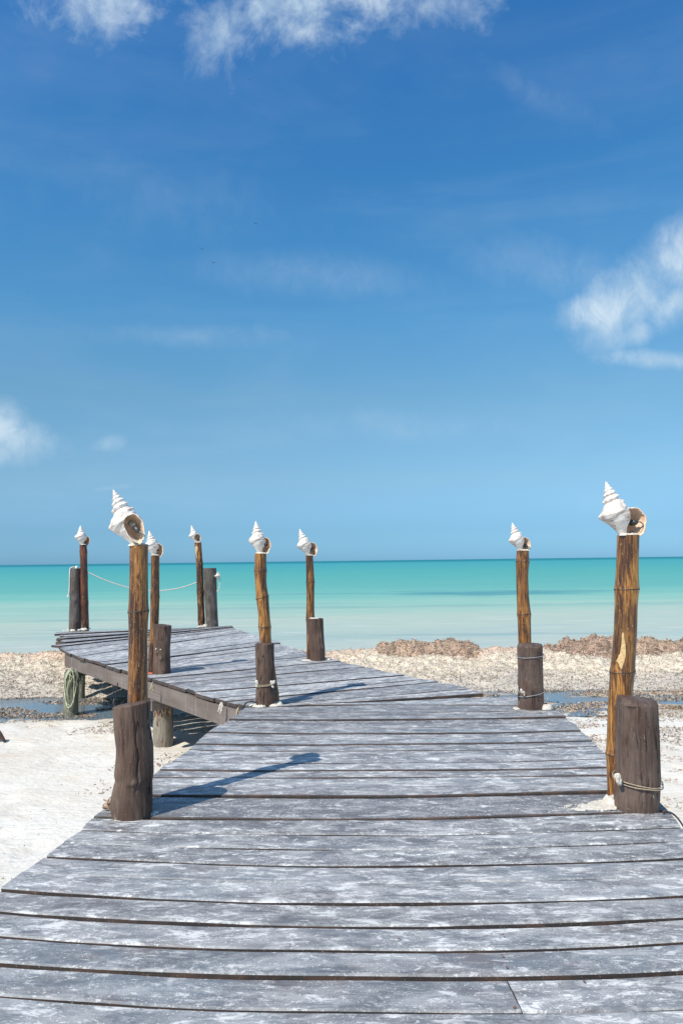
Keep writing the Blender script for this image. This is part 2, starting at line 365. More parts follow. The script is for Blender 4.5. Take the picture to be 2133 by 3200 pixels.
def mat_sea():
    mt, t, b = mat('sea_water')
    pos = t.new('ShaderNodeTexCoord').outputs['Object']
    s = t.new('ShaderNodeSeparateXYZ'); t.put(s.inputs[0], pos)
    X, Y = s.outputs[0], s.outputs[1]
    Yw = t.m('ADD', Y, t.m('MULTIPLY', t.m('SUBTRACT', t.noise(t.mapping(pos, (0.035, 0.09, 1)), 1.0, 4, 0.6), 0.5), t.m('MULTIPLY', Y, 0.55)))
    q = t.m('DIVIDE', 21.0, t.m('MAXIMUM', Yw, 1.0))     # 1 at the beach, 0 far out : shallow to deep
    col = t.ramp(q, [(0.0, (0.010, 0.170, 0.215)), (0.018, (0.014, 0.200, 0.235)), (0.028, (0.048, 0.300, 0.325)), (0.13, (0.082, 0.345, 0.315)),
                     (0.27, (0.120, 0.375, 0.335)), (0.37, (0.190, 0.430, 0.360)), (0.46, (0.300, 0.475, 0.385)), (0.58, (0.400, 0.480, 0.395)), (0.85, (0.420, 0.475, 0.415)), (1.0, (0.44, 0.47, 0.41))])
    st = t.noise(t.mapping(pos, (0.012, 0.085, 1)), 1.0, 5, 0.6, 0.3)
    col = t.mix(t.m('MULTIPLY', t.sm(st, 0.52, 0.72), t.m('MULTIPLY', t.sm(q, 0.06, 0.3), 0.38)), col, (0.09, 0.27, 0.30))
    rip = t.noise(t.mapping(pos, (0.8, 4.5, 1), (1, 2, 0)), 1.0, 4, 0.7)
    col = t.mix(1.0, col, t.mkvec(t.m('ADD', 0.86, t.m('MULTIPLY', rip, 0.28))), 'MULTIPLY')
    # sea-grass bed off to the right, and a thin one to the left
    for (gx, gy, ax, ay, amt) in [(12.5, 60.0, 13.0, 7.0, 0.75), (-2.0, 62, 14, 2.5, 0.38), (-12.0, 36, 9.0, 1.2, 0.35), (8, 44, 30, 1.6, 0.25), (-9, 31, 7.0, 0.9, 0.30), (7, 27, 9, 0.8, 0.3), (-6, 26, 5, .6, .25)]:
        a = t.m('DIVIDE', t.m('SUBTRACT', X, gx), ax); c2 = t.m('DIVIDE', t.m('SUBTRACT', Y, gy), ay)
        e = t.m('SQRT', t.m('ADD', t.m('MULTIPLY', a, a), t.m('MULTIPLY', c2, c2)))
        nz = t.noise(t.mapping(pos, (0.16, 0.5, 1)), 1.0, 5, 0.65)
        f = t.sm(t.m('ADD', t.m('SUBTRACT', 1.0, e), t.m('MULTIPLY', t.m('SUBTRACT', nz, 0.5), 2.2)), 0.0, 0.9)
        col = t.mix(t.m('MULTIPLY', f, amt), col, (0.055, 0.235, 0.280))
    rp = t.noise(t.mapping(pos, (0.35, 1.6, 1)), 1.0, 4, 0.6)
    col = t.mix(t.m('MULTIPLY', t.sm(rp, 0.52, 0.7), t.m('MULTIPLY', t.sm(q, 0.3, 0.7), 0.35)), col, (0.62, 0.62, 0.52))
    rq = t.noise(t.mapping(pos, (0.22, 1.1, 1), (4, 7, 0)), 1.0, 5, 0.65)
    col = t.mix(t.m('MULTIPLY', t.sm(rq, 0.52, 0.68), t.m('MULTIPLY', t.sm(q, 0.35, 0.8), 0.45)), col, (0.30, 0.42, 0.45))
    t.put(b.inputs['Base Color'], col)
    b.inputs['Roughness'].default_value = 0.9; b.inputs['Specular IOR Level'].default_value = 0.0
    gl = t.new('ShaderNodeBsdfGlossy'); gl.inputs['Roughness'].default_value = 0.22
    bp = t.new('ShaderNodeBump'); bp.inputs['Strength'].default_value = 0.6; bp.inputs['Distance'].default_value = 0.12
    wv = t.m('ADD', t.noise(t.mapping(pos, (0.6, 2.4, 1)), 1.0, 4, 0.6), t.m('MULTIPLY', t.noise(t.mapping(pos, (2.5, 8, 1)), 1.0, 3, 0.6), 0.3))
    t.put(bp.inputs['Height'], wv); t.put(gl.inputs['Normal'], bp.outputs[0])
    mx = t.new('ShaderNodeMixShader'); mx.inputs[0].default_value = 0.13
    t.l.new(b.outputs[0], mx.inputs[1]); t.l.new(gl.outputs[0], mx.inputs[2])
    t.l.new(mx.outputs[0], t.n['Material Output'].inputs[0])
    return mt
M['sea'] = mat_sea()
def mat_pool():
    mt, t, b = mat('tide_pool_water')
    pos = t.new('ShaderNodeTexCoord').outputs['Object']
    k = t.noise(t.mapping(pos, (1.2, 3, 1)), 2, 4, 0.6)
    t.put(b.inputs['Base Color'], t.mix(k, (0.10, 0.15, 0.19), (0.18, 0.22, 0.24)))
    b.inputs['Roughness'].default_value = 0.07; b.inputs['Specular IOR Level'].default_value = 0.9; b.inputs['IOR'].default_value = 1.45
    bump(t, b, t.noise(t.mapping(pos, (4, 9, 1)), 2, 3, 0.5), 0.12, 0.02)
    return mt
M['pool'] = mat_pool()

# ------------------------------------------------------------------ object helpers
def link(name, me, parent=None, loc=(0, 0, 0), rot=None):
    o = bpy.data.objects.new(name, me); COL.objects.link(o); o.location = loc
    if rot: o.rotation_euler = rot
    if parent: o.parent = parent
    return o
def tag(o, label=None, cat=None, group=None, kind=None):
    if label: o['label'] = label
    if cat: o['category'] = cat
    if group: o['group'] = group
    if kind: o['kind'] = kind
    return o
def thing(name, label, cat, loc=(0, 0, 0), group=None):
    return tag(link(name, None, None, loc), label, cat, group)
def mesh(name, verts, faces, mats, smooth=True, fmat=None, cols=None):
    me = bpy.data.meshes.new(name)
    verts = np.asarray(verts, dtype=np.float32)
    if isinstance(faces, np.ndarray):
        n, k = faces.shape
        me.vertices.add(len(verts)); me.vertices.foreach_set('co', verts.ravel())
        me.loops.add(n * k); me.loops.foreach_set('vertex_index', faces.astype(np.int32).ravel())
        me.polygons.add(n); me.polygons.foreach_set('loop_start', np.arange(0, n * k, k, dtype=np.int32))
        me.polygons.foreach_set('loop_total', np.full(n, k, dtype=np.int32))
        me.update(calc_edges=True)
    else:
        me.from_pydata(verts.tolist(), [], faces)
    for m_ in mats: me.materials.append(m_)
    if smooth: me.polygons.foreach_set('use_smooth', np.ones(len(me.polygons), dtype=bool))
    if fmat is not None: me.polygons.foreach_set('material_index', np.asarray(fmat, dtype=np.int32))
    if cols is not None:
        a = me.color_attributes.new('Col', 'FLOAT_COLOR', 'POINT')
        c4 = np.ones((len(verts), 4), dtype=np.float32); c4[:, :3] = cols
        a.data.foreach_set('color', c4.ravel())
    me.update()
    return me

def hash2(ix, iy, seed):
    h = (ix.astype(np.int64) * 374761393 + iy.astype(np.int64) * 668265263 + seed * 974634777) & 0xFFFFFFFF
    h = ((h ^ (h >> 13)) * 1274126177) & 0xFFFFFFFF
    return ((h ^ (h >> 16)) & 0xFFFF) / 65535.0
def vnoise(x, y, seed=0):
    x = np.asarray(x, float); y = np.asarray(y, float)
    ix = np.floor(x); iy = np.floor(y); fx = x - ix; fy = y - iy
    fx = fx * fx * (3 - 2 * fx); fy = fy * fy * (3 - 2 * fy)
    a = hash2(ix, iy, seed); b = hash2(ix + 1, iy, seed); c = hash2(ix, iy + 1, seed); d = hash2(ix + 1, iy + 1, seed)
    return (a * (1 - fx) + b * fx) * (1 - fy) + (c * (1 - fx) + d * fx) * fy
def fbm(x, y, seed=0, oct=4, g=0.5):
    s = 0; a = 1; t = 0
    for i in range(oct):
        s = s + a * vnoise(x * 2 ** i, y * 2 ** i, seed + i * 17); t += a; a *= g
    return s / t

def tube(pts, r, n=8, closed=False, cap=True):
    """tube along pts; r number or list -> verts, faces"""
    pts = [Vector(p) for p in pts]; k = len(pts)
    rs = r if isinstance(r, (list, tuple)) else [r] * k
    V, Fc = [], []
    nrm = None
    for i, p in enumerate(pts):
        a = pts[(i - 1) % k] if (closed or i > 0) else p
        b = pts[(i + 1) % k] if (closed or i < k - 1) else p
        d = (b - a).normalized()
        if nrm is None:
            nrm = d.orthogonal().normalized()
        nrm = (nrm - d * nrm.dot(d)).normalized()
        bn = d.cross(nrm)
        for j in range(n):
            t = 2 * math.pi * j / n
            V.append(p + (nrm * math.cos(t) + bn * math.sin(t)) * rs[i])
    for i in range(k if closed else k - 1):
        for j in range(n):
            a = i * n + j; b = i * n + (j + 1) % n; c = ((i + 1) % k) * n + (j + 1) % n; d = ((i + 1) % k) * n + j
            Fc.append((a, b, c, d))
    if cap and not closed:
        Fc.append(tuple(range(n))[::-1]); Fc.append(tuple((k - 1) * n + j for j in range(n)))
    return V, Fc
def join(parts):
    V, Fc = [], []
    for v, f in parts:
        o = len(V); V += list(v); Fc += [tuple(i + o for i in q) for q in f]
    return V, Fc
def smooth_path(ctrl, n):
    """Catmull-Rom through control points"""
    P_ = [Vector(c) for c in ctrl]; P_ = [2 * P_[0] - P_[1]] + P_ + [2 * P_[-1] - P_[-2]]
    out = []
    for i in range(1, len(P_) - 2):
        for j in range(n):
            t = j / n; a, b, c, d = P_[i - 1:i + 3]
            out.append(0.5 * ((2 * b) + (-a + c) * t + (2 * a - 5 * b + 4 * c - d) * t * t + (-a + 3 * b - 3 * c + d) * t ** 3))
    out.append(P_[-2]); return out

# ------------------------------------------------------------------ ground, pools, sea
GZ = -1.02
def spaced(lo, hi, step, outer, growth=1.35):
    xs = list(np.arange(lo, hi + 1e-6, step)); s = step
    x = xs[-1]
    while x < outer: s *= growth; x += s; xs.append(x)
    s = step; x = xs[0]; pre = []
    while x > -outer: s *= growth; x -= s; pre.append(x)
    return np.array(pre[::-1] + xs)
def ground_h(x, y):
    h = GZ + 0.05 * (fbm(x * 0.35, y * 0.5, 3, 4) - 0.5) + 0.035 * (fbm(x * 2.3, y * 3.0, 9, 3) - 0.5) - 0.03 * np.clip((fbm(x * 3.1 + 4, y * 3.1, 19, 2) - 0.66) / 0.1, 0, 1)
    k = np.clip((y - 12.2) / 1.2, 0, 1); k = k * k * (3 - 2 * k)
    h = h - (0.035 + 0.025 * np.clip(-x / 3, 0, 1)) * k + k * 0.09 * (fbm(x * 0.55, y * 2.4, 21, 4) - 0.5)
    k2 = np.clip((y - 17.0) / 3.0, 0, 1)
    return h - 0.75 * k2
xs = spaced(-11, 11, 0.10, 4000); ys_ = np.concatenate([[-4000, -1500, -600, -200, -80, -40, -20, -10, -5, -2, 0, 2], np.arange(3, 18.5, 0.08), [19, 20, 21, 23, 26, 30]])
XX, YY = np.meshgrid(xs, ys_)
ZZ = ground_h(XX, YY)
nx, ny = len(xs), len(ys_)
V = np.stack([XX.ravel(), YY.ravel(), ZZ.ravel()], 1)
idx = np.arange(nx * ny).reshape(ny, nx)
Fq = np.stack([idx[:-1, :-1].ravel(), idx[:-1, 1:].ravel(), idx[1:, 1:].ravel(), idx[1:, :-1].ravel()], 1)
tag(link('sand', mesh('sand', V, Fq, [M['sand']])), 'white sand beach beside and under the boardwalk', kind='structure')

POOLZ = -1.052
V = [(-300, 12.6, POOLZ), (300, 12.6, POOLZ), (300, 16.2, POOLZ), (-300, 16.2, POOLZ)]
tag(link('tide_pool', mesh('tide_pool', V, [(0, 1, 2, 3)], [M['pool']], False)), 'shallow blue tide pools lying between sand and seaweed bank', kind='structure')
SEAZ = -1.12
V = [(-20000, 17.0, SEAZ), (20000, 17.0, SEAZ), (20000, 45000, SEAZ), (-20000, 45000, SEAZ)]
tag(link('sea', mesh('sea', V, [(0, 1, 2, 3)], [M['sea']], False)), 'turquoise sea reaching to the horizon', kind='structure')

# ------------------------------------------------------------------ seaweed bank
def bank_h(x, y):
    yc = 18.1 + 0.9 * (fbm(x * 0.22, x * 0 + 3.3, 31, 3) - 0.5)
    crest = -0.58 - 0.05 * np.clip(x / 2, 0, 1) + 0.13 * (fbm(x * 0.45, x * 0 + 8.1, 41, 4) - 0.5)
    up = np.clip((y - 15.0 - 0.5 * (fbm(x * .5, x * 0, 5, 3) - .5)) / (yc - 15.0), 0, 1); up = up ** 0.72
    dn = np.clip((y - yc) / 1.3, 0, 1); dn = dn * dn * (3 - 2 * dn)
    h = GZ - 0.05 + (crest - GZ + 0.05) * up - 0.75 * dn
    inside = np.clip((y - 14.9) / 0.6, 0, 1)
    lump = 0.20 * (fbm(x * 1.3, y * 1.6, 51, 3) - 0.5) + 0.17 * (fbm(x * 4.0, y * 4.4, 61, 3) - 0.5) + 0.10 * (fbm(x * 11, y * 11, 71, 3) - 0.5)
    return h + inside * lump * (0.35 + 0.65 * np.clip(up * 1.6, 0, 1))
def heap_add(x, y):
    """the two red-brown heaps lying on the crest at the right"""
    a = np.clip(1 - ((x - 2.05) / 1.30) ** 4, 0, 1) * np.exp(-((y - 18.35) / 0.42) ** 2)
    b = np.clip((x - 4.75) / 0.7, 0, 1) * np.clip((19.0 - x) / 2.0, 0, 1) * np.exp(-((y - 18.25) / 0.5) ** 2)
    prof = 0.72 + 0.85 * (fbm(x * 1.1, x * 0 + 1.7, 81, 3) - 0.5) + 0.30 * (fbm(x * 3.1, y * 2, 83, 3) - 0.5)
    return 0.44 * (a * prof + 1.0 * b * prof)
xs = spaced(-12.5, 12.5, 0.045, 220, 1.25); ys_ = np.arange(14.8, 20.2, 0.045)
XX, YY = np.meshgrid(xs, ys_); ZZ = bank_h(XX, YY)
def bank_cols(x, y, z, jit=None):
    n = fbm(x * 1.1, y * 1.6, 91, 4); n2 = fbm(x * 9, y * 9, 93, 3)
    cream = np.array([0.76, 0.66, 0.52]); grey = np.array([0.50, 0.445, 0.375]); red = np.array([0.62, 0.38, 0.28]); dark = np.array([0.17, 0.115, 0.075])
    low = np.clip((16.5 - y + 1.4 * (n - .5)) / 1.3, 0, 1)[..., None]
    top = np.clip((y - 17.6 + 1.6 * (n - 0.5)) / 0.6, 0, 1)[..., None]
    c = cream * (0.86 + 0.3 * (n2[..., None] - .5)); c = c * (1 - low) + grey * low; c = c * (1 - top * 0.45) + red * top * 0.45
    d = np.clip((n2 - 0.62) / 0.15, 0, 1)[..., None] * (0.12 + 0.45 * low)
    return c * (1 - d) + dark * d
cols = bank_cols(XX, YY, ZZ).reshape(-1, 3)
nx, ny = len(xs), len(ys_)
V = np.stack([XX.ravel(), YY.ravel(), ZZ.ravel()], 1); idx = np.arange(nx * ny).reshape(ny, nx)
Fq = np.stack([idx[:-1, :-1].ravel(), idx[:-1, 1:].ravel(), idx[1:, 1:].ravel(), idx[1:, :-1].ravel()], 1)
bankV, bankF, bankC = V, Fq, cols

def blades(x, y, z, L, W, colr, lift=0.5, seed=0):
    """many curled ribbon leaves, 2 quads each"""
    g = np.random.default_rng(seed); n = len(x)
    a = g.uniform(0, 2 * np.pi, n); tl = g.normal(0, lift, n); bend = g.normal(0, 0.9, n)
    dirx, diry = np.cos(a), np.sin(a)
    d1 = np.stack([dirx * np.cos(tl), diry * np.cos(tl), np.sin(tl)], 1)
    d2 = np.stack([dirx * np.cos(tl - bend), diry * np.cos(tl - bend), np.sin(tl - bend)], 1)
    rollv = g.uniform(-1.2, 1.2, n)
    side = np.stack([-diry * np.cos(rollv), dirx * np.cos(rollv), np.sin(rollv)], 1) * (W * 0.5)[:, None]
    p0 = np.stack([x, y, z], 1); p1 = p0 + d1 * (L * 0.5)[:, None]; p2 = p1 + d2 * (L * 0.5)[:, None]
    V = np.stack([p0 - side, p0 + side, p1 + side, p1 - side, p2 + side * 0.5, p2 - side * 0.5], 1).reshape(-1, 3)
    b = np.arange(n) * 6
    Fq = np.concatenate([np.stack([b, b + 1, b + 2, b + 3], 1), np.stack([b + 3, b + 2, b + 4, b + 5], 1)])
    return V, Fq, np.repeat(colr, 6, axis=0)
def merge(*sets):
    Vs, Fs, Cs, o = [], [], [], 0
    for v_, f_, c_ in sets:
        Vs.append(v_); Fs.append(f_ + o); Cs.append(c_); o += len(v_)
    return np.concatenate(Vs), np.concatenate(Fs), np.concatenate(Cs)
N = 120000
bx = rng.uniform(-11.5, 11.5, N); by = 14.9 + 4.0 * rng.random(N) ** 0.85
bz = bank_h(bx, by) + rng.uniform(-0.01, 0.015, N)
bc = bank_cols(bx, by, bz) * rng.uniform(0.84, 1.10, (N, 1)) * (1 + rng.normal(0, 0.05, (N, 3)))
dk = rng.random(N) < np.where(by < 16.1, 0.26, 0.035); bc[dk] = np.array([0.20, 0.14, 0.095]) * rng.uniform(0.6, 1.5, (dk.sum(), 1))
S1 = blades(bx, by, bz, rng.uniform(0.03, 0.085, N), rng.uniform(0.007, 0.016, N), np.clip(bc, 0.02, 0.85), 0.35, 1)
Vm, Fm, Cm = merge((bankV, bankF, bankC), S1)
tag(link('dried_seaweed', mesh('dried_seaweed', Vm, Fm, [M['weed']], False, cols=Cm)), 'long bank of cream coloured dried seaweed along the waterline', kind='stuff')

def heap(x0, x1, label, seed):
    xs = np.arange(x0, x1, 0.035); ys_ = np.arange(17.2, 19.3, 0.035)
    XX, YY = np.meshgrid(xs, ys_)
    base = bank_h(XX, YY); add = heap_add(XX, YY)
    rough = 0.22 * (fbm(XX * 7, YY * 7, seed, 3) - 0.5) * np.clip(add / 0.12, 0, 1)
    ZZ = base + add + rough - 0.035
    n = fbm(XX * 6, YY * 6, seed + 5, 3)[..., None]; n3 = fbm(XX * 1.5, YY * 1.5, seed + 6, 3)[..., None]
    C = np.array([0.38, 0.26, 0.19]) * (0.4 + 1.1 * n) * (1 - 0.25 * n3) + np.array([0.20, 0.16, 0.11]) * np.clip((n3 - 0.4) * 2, 0, 1) * 0.9
    nx, ny = len(xs), len(ys_); idx = np.arange(nx * ny).reshape(ny, nx)
    Fq = np.stack([idx[:-1, :-1].ravel(), idx[:-1, 1:].ravel(), idx[1:, 1:].ravel(), idx[1:, :-1].ravel()], 1)
    keep = (add.ravel()[Fq[:, 0]] > 0.035); Fq = Fq[keep]
    used = np.unique(Fq); remap = np.zeros(nx * ny, int); remap[used] = np.arange(len(used)); Fq = remap[Fq]
    V = np.stack([XX.ravel(), YY.ravel(), ZZ.ravel()], 1)[used]; C = C.reshape(-1, 3)[used]
    g = np.random.default_rng(seed); k = g.integers(0, len(V), int(len(V) * 2.4)); p = V[k]
    c = np.array([0.50, 0.36, 0.265]) * g.uniform(0.25, 1.45, (len(k), 1)) * (1 + g.normal(0, 0.06, (len(k), 3)))
    pl = g.random(len(k)) < 0.2; c[pl] = np.array([0.58, 0.46, 0.34]) * g.uniform(0.7, 1.1, (pl.sum(), 1))
    S = blades(p[:, 0], p[:, 1], p[:, 2] + 0.002, g.uniform(0.03, 0.075, len(k)), g.uniform(0.010, 0.020, len(k)), np.clip(c, 0.03, 0.8), 0.5, seed)
    Vm, Fm, Cm = merge((V, Fq, C), S)
    tag(link('seaweed_heap', mesh('seaweed_heap', Vm, Fm, [M['weed']], False, cols=Cm)), label, kind='stuff', group='red-brown heaps of seaweed on the bank')
heap(0.6, 3.5, 'small red-brown heap of seaweed on the bank, between the posts', 101)
heap(4.5, 19.0, 'long red-brown heap of seaweed behind the right-hand posts', 131)

# loose leaves on the wet sand, thinning out towards the viewer
def zone(n, y0, y1, x0, x1, pw, seed, mask=None):
    g = np.random.default_rng(seed); x = g.uniform(x0, x1, n); y = y1 - (y1 - y0) * g.random(n) ** pw
    k = fbm(x * 0.8, y * 2.2, seed, 4) > (mask if mask else 0.47)
    return x[k], y[k], g
def scatter(sets, name, label):
    out = []
    for (n, y0, y1, x0, x1, pw, seed, mk, lmin, lmax, wd, dk) in sets:
        x, y, g = zone(n, y0, y1, x0, x1, pw, seed, mk); z = np.maximum(ground_h(x, y), POOLZ) + 0.004
        k = len(x); c = np.array([0.30, 0.205, 0.14]) * g.uniform(0.3, 1.7, (k, 1)) * (1 + g.normal(0, 0.07, (k, 3)))
        pl = g.random(k) < (0.30 if dk else 0.12); c[pl] = np.array([0.60, 0.48, 0.34]) * g.uniform(0.7, 1.1, (pl.sum(), 1))
        out.append(blades(x, y, z, g.uniform(lmin, lmax, k), g.uniform(wd * .6, wd * 1.4, k), np.clip(c, 0.03, 0.8), 0.22, seed))
    Vm, Fm, Cm = merge(*out)
    tag(link(name, mesh(name, Vm, Fm, [M['weed']], False, cols=Cm)), label, kind='stuff')
scatter([(48000, 13.0, 15.9, -11.5, 11.5, 0.8, 201, 0.46, 0.03, 0.085, 0.013, 1),
         (12000, 11.6, 13.3, -11, 11, 0.7, 202, 0.49, 0.025, 0.08, 0.009, 0),
         (16000, 10.4, 13.4, 1.5, 11, 0.8, 203, 0.45, 0.03, 0.085, 0.010, 0),
         (8000, 7.8, 11.6, 2.0, 8, 0.7, 204, 0.50, 0.02, 0.075, 0.007, 0),
         (900, 3.5, 11.5, -7, -1.2, 0.8, 205, 0.2, 0.012, 0.05, 0.005, 0),
         (1300, 8.6, 10.4, -3.0, 0.4, 1.0, 206, 0.46, 0.03, 0.08, 0.012, 0),
         (260, 4.0, 9, 1.8, 6, 0.8, 207, 0.4, 0.02, 0.07, 0.005, 0)],
        'seaweed_litter', 'loose brown seaweed leaves strewn over wet and dry sand')

# ------------------------------------------------------------------ the boardwalk
pier = thing('wooden_boardwalk', 'weathered grey plank boardwalk running over white sand towards the turquoise sea', 'boardwalk', (0, 0, 0))
TH = 0.042
def interp(pts, x):
    return float(np.interp(x, [p[0] for p in pts], [p[1] for p in pts]))
NPL = 0
def make_plank(near, far, z=0.0, material='plank', th=TH, seed=0, dark=True):
    """near / far : lists of world XY points, same count, left to right. Builds one board with worn rounded edges."""
    global NPL
    NPL += 1
    g = random.Random(NPL * 13 + seed)
    n = len(near)
    a = Vector(((near[0][0] + far[0][0]) / 2, (near[0][1] + far[0][1]) / 2)); b = Vector(((near[-1][0] + far[-1][0]) / 2, (near[-1][1] + far[-1][1]) / 2))
    c = (a + b) / 2; ang = math.atan2(b.y - a.y, b.x - a.x); ca, sa = math.cos(-ang), math.sin(-ang)
    V, Fc, fm = [], [], []
    cup = g.uniform(-0.002, 0.003); tilt = g.uniform(-0.0035, 0.0035); ph = g.uniform(0, 9)
    for i in range(n):
        N_, F_ = Vector(near[i]), Vector(far[i])
        def loc(p): q = p - c; return (q.x * ca - q.y * sa, q.x * sa + q.y * ca)
        xn, yn = loc(N_); xf, yf = loc(F_)
        wav = 0.0025 * math.sin(i * 0.9 + ph) + g.uniform(-0.0012, 0.0012)
        yn += g.uniform(-0.0018, 0.0018); yf += g.uniform(-0.0018, 0.0018)
        ch = min(0.006, abs(yf - yn) * 0.2)
        zt = z + wav
        prof = [(yn, zt - th), (yn - 0.001, zt - ch * 1.2 - tilt), (yn + ch, zt - tilt), ((yn + yf) / 2, zt + cup), (yf - ch, zt + tilt), (yf, zt - ch * 1.2 + tilt), (yf, zt - th)]
        for j, (yy, zz) in enumerate(prof):
            t = 0 if yf == yn else (yy - yn) / (yf - yn)
            V.append((xn + (xf - xn) * t, yy, zz))
    for i in range(n - 1):
        for j in range(6):
            o = i * 7 + j
            Fc.append((o, o + 7, o + 8, o + 1)); fm.append(0 if (2 if dark else 1) <= j <= 4 else 1)  # side colour on the front chamfer widens the painted dark seam
        Fc.append((i * 7 + 6, i * 7 + 13, i * 7 + 7, i * 7)); fm.append(1)
    Fc.append(tuple(range(0, 7))); fm.append(1)
    Fc.append(tuple((n - 1) * 7 + k for k in range(6, -1, -1))); fm.append(1)
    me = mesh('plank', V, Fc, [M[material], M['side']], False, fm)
    return link('plank', me, pier, (c.x, c.y, 0), (0, 0, ang))

# seams traced on the photograph, laid on the deck plane (z = 0) : (photo points), gap in metres
seams = [
    ([(0, 3115), (700, 3148), (1400, 3168), (1610, 3166), (2133, 3147)], 0.012),
    ([(0, 3012), (700, 3043), (1400, 3057), (2133, 3034)], 0.030),
    ([(0, 2922), (357, 2943), (700, 2956), (1400, 2971), (2133, 2938)], 0.016),
    ([(0, 2847), (700, 2881), (1400, 2896), (2133, 2864)], 0.007),
    ([(0, 2781), (700, 2815), (1400, 2825), (2133, 2798)], 0.009),
    ([(74, 2725), (700, 2751), (1400, 2757), (2133, 2733)], 0.012),
    ([(141, 2674), (700, 2696), (1400, 2703), (2133, 2677)], 0.010),
    ([(196, 2630), (700, 2645), (1400, 2651), (2133, 2623)], 0.005),
    ([(257, 2591), (700, 2604), (1400, 2606), (2120, 2583)], 0.010),
    ([(286, 2556), (700, 2556), (1400, 2561), (1919, 2541), (2092, 2534)], 0.034),
    ([(475, 2488), (1050, 2492), (1893, 2477)], 0.020),
    ([(479, 2455), (1050, 2459), (1896, 2443)], 0.016),
    ([(483, 2430), (1050, 2431), (1896, 2423)], 0.005),
    ([(500, 2409), (1050, 2411), (1893, 2402)], 0.007),
    ([(532, 2382), (1050, 2386), (1893, 2373)], 0.020),
    ([(590, 2344), (1050, 2348), (1861, 2333)], 0.010),
    ([(612, 2327), (1050, 2328), (1829, 2317)], 0.007),
    ([(624, 2312), (1050, 2312), (1820, 2302)], 0.010),
    ([(650, 2291), (1050, 2295), (1810, 2286)], 0.008),
    ([(676, 2277), (1050, 2279), (1791, 2267)], 0.024),
    ([(695, 2263), (1050, 2265), (1780, 2255)], 0.008),
    ([(718, 2251), (1050, 2252), (1752, 2243)], 0.009),
    ([(737, 2239), (1050, 2239), (1746, 2232)], 0.008),
    ([(756, 2226), (1050, 2226), (1740, 2219)], 0.010),
    ([(770, 2212), (1050, 2203), (1250, 2203), (1705, 2206)], 0.008),
]
def fitseam(pts):
    w_ = [on_z(*p) for p in pts]
    X = np.array([p.x for p in w_]); Y = np.array([p.y for p in w_])
    return np.polyfit(X, Y, 2) if len(pts) > 2 else np.polyfit(X, Y, 1)
fits = [(fitseam(p), (g * 1.12 + 0.005) if i_ < 9 else max(g * 1.15 + 0.004, 0.013 if g > 0.0055 else 0.007)) for i_, (p, g) in enumerate(seams)]
# left and right edge of the deck, world X as a function of world Y
Lpx = [(0, 2781), (74, 2725), (141, 2674), (196, 2630), (257, 2591), (286, 2561), (478, 2425), (532, 2382), (590, 2344), (650, 2291), (695, 2262), (737, 2239), (764, 2213)]
Rpx = [(2128, 2590), (2092, 2543), (1905, 2367), (1861, 2333), (1797, 2268), (1751, 2230), (1712, 2206)]
Lw = sorted([(on_z(*p).y, on_z(*p).x) for p in Lpx]); Rw = sorted([(on_z(*p).y, on_z(*p).x) for p in Rpx])
Lw = [(-4, -1.9)] + [(2.0, -1.80)] + Lw; Rw = [(-4, 1.75), (2.0, 1.86)] + Rw
# boards nearer than the lowest seam and behind the viewer
extra = []
base_fit = fits[0][0]; yy = 0.0
while True:
    yy -= 0.205
    if np.polyval(base_fit, 0) + yy < -2.5: break
    f = base_fit.copy(); f[2] += yy; f[0] *= 0.6; extra.append((f, random.choice([0.008, 0.012, 0.02])))
allf = extra[::-1] + fits
for i in range(len(allf) - 1):
    (f0, g0), (f1, g1) = allf[i], allf[i + 1]
    ym = (np.polyval(f0, 0) + np.polyval(f1, 0)) / 2
    j = i - len(extra)
    xl = interp(Lw, ym) + random.uniform(-0.006, 0.006); xr = interp(Rw, ym) + random.uniform(-0.012, 0.012)
    if j == 9: xl = on_z(303, 2548).x; xr = on_z(2085, 2520).x - 0.02
    dz = random.uniform(-0.011, 0.005)
    mt = random.choices(['plank', 'plank_dust', 'plank_dark'], [6, 3, 1.2])[0]
    if j in (2, 3): mt = 'plank_dust'
    if j >= 9: dz += 0.007
    def edge(x0, x1, n=15):
        X = np.linspace(x0, x1, n)
        nn_ = [[x, np.polyval(f0, x) + g0 / 2] for x in X]; ff_ = [[x, np.polyval(f1, x) - g1 / 2] for x in X]
        ee = [(interp(W_, nn_[k][1]) - interp(W_, ym), interp(W_, ff_[k][1]) - interp(W_, ym)) for k, W_ in ((0, Lw), (-1, Rw))]
        if x0 == xl: nn_[0][0] += ee[0][0]; ff_[0][0] += ee[0][1]
        if x1 == xr: nn_[-1][0] += ee[1][0]; ff_[-1][0] += ee[1][1]
        return [tuple(q) for q in nn_], [tuple(q) for q in ff_]
    if j == 0:       # the butt joint near the bottom of the picture
        xj = on_z(1612, 3115).x
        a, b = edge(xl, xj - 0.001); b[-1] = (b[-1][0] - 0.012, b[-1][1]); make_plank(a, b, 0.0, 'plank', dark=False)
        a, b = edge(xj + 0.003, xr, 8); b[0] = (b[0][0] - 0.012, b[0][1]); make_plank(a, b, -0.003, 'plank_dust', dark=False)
    else:
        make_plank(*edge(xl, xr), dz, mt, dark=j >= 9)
# wedge board between the straight deck and the turned platform
a = [on_z(*p) for p in [(960, 2202), (1060, 2202), (1250, 2202), (1450, 2204), (1690, 2205)]]
b = [on_z(*p) for p in [(1000, 2200), (1100, 2197), (1250, 2192), (1420, 2183), (1625, 2179)]]
make_plank([(p.x, p.y) for p in a], [(p.x, p.y) for p in b], 0.004, 'plank')

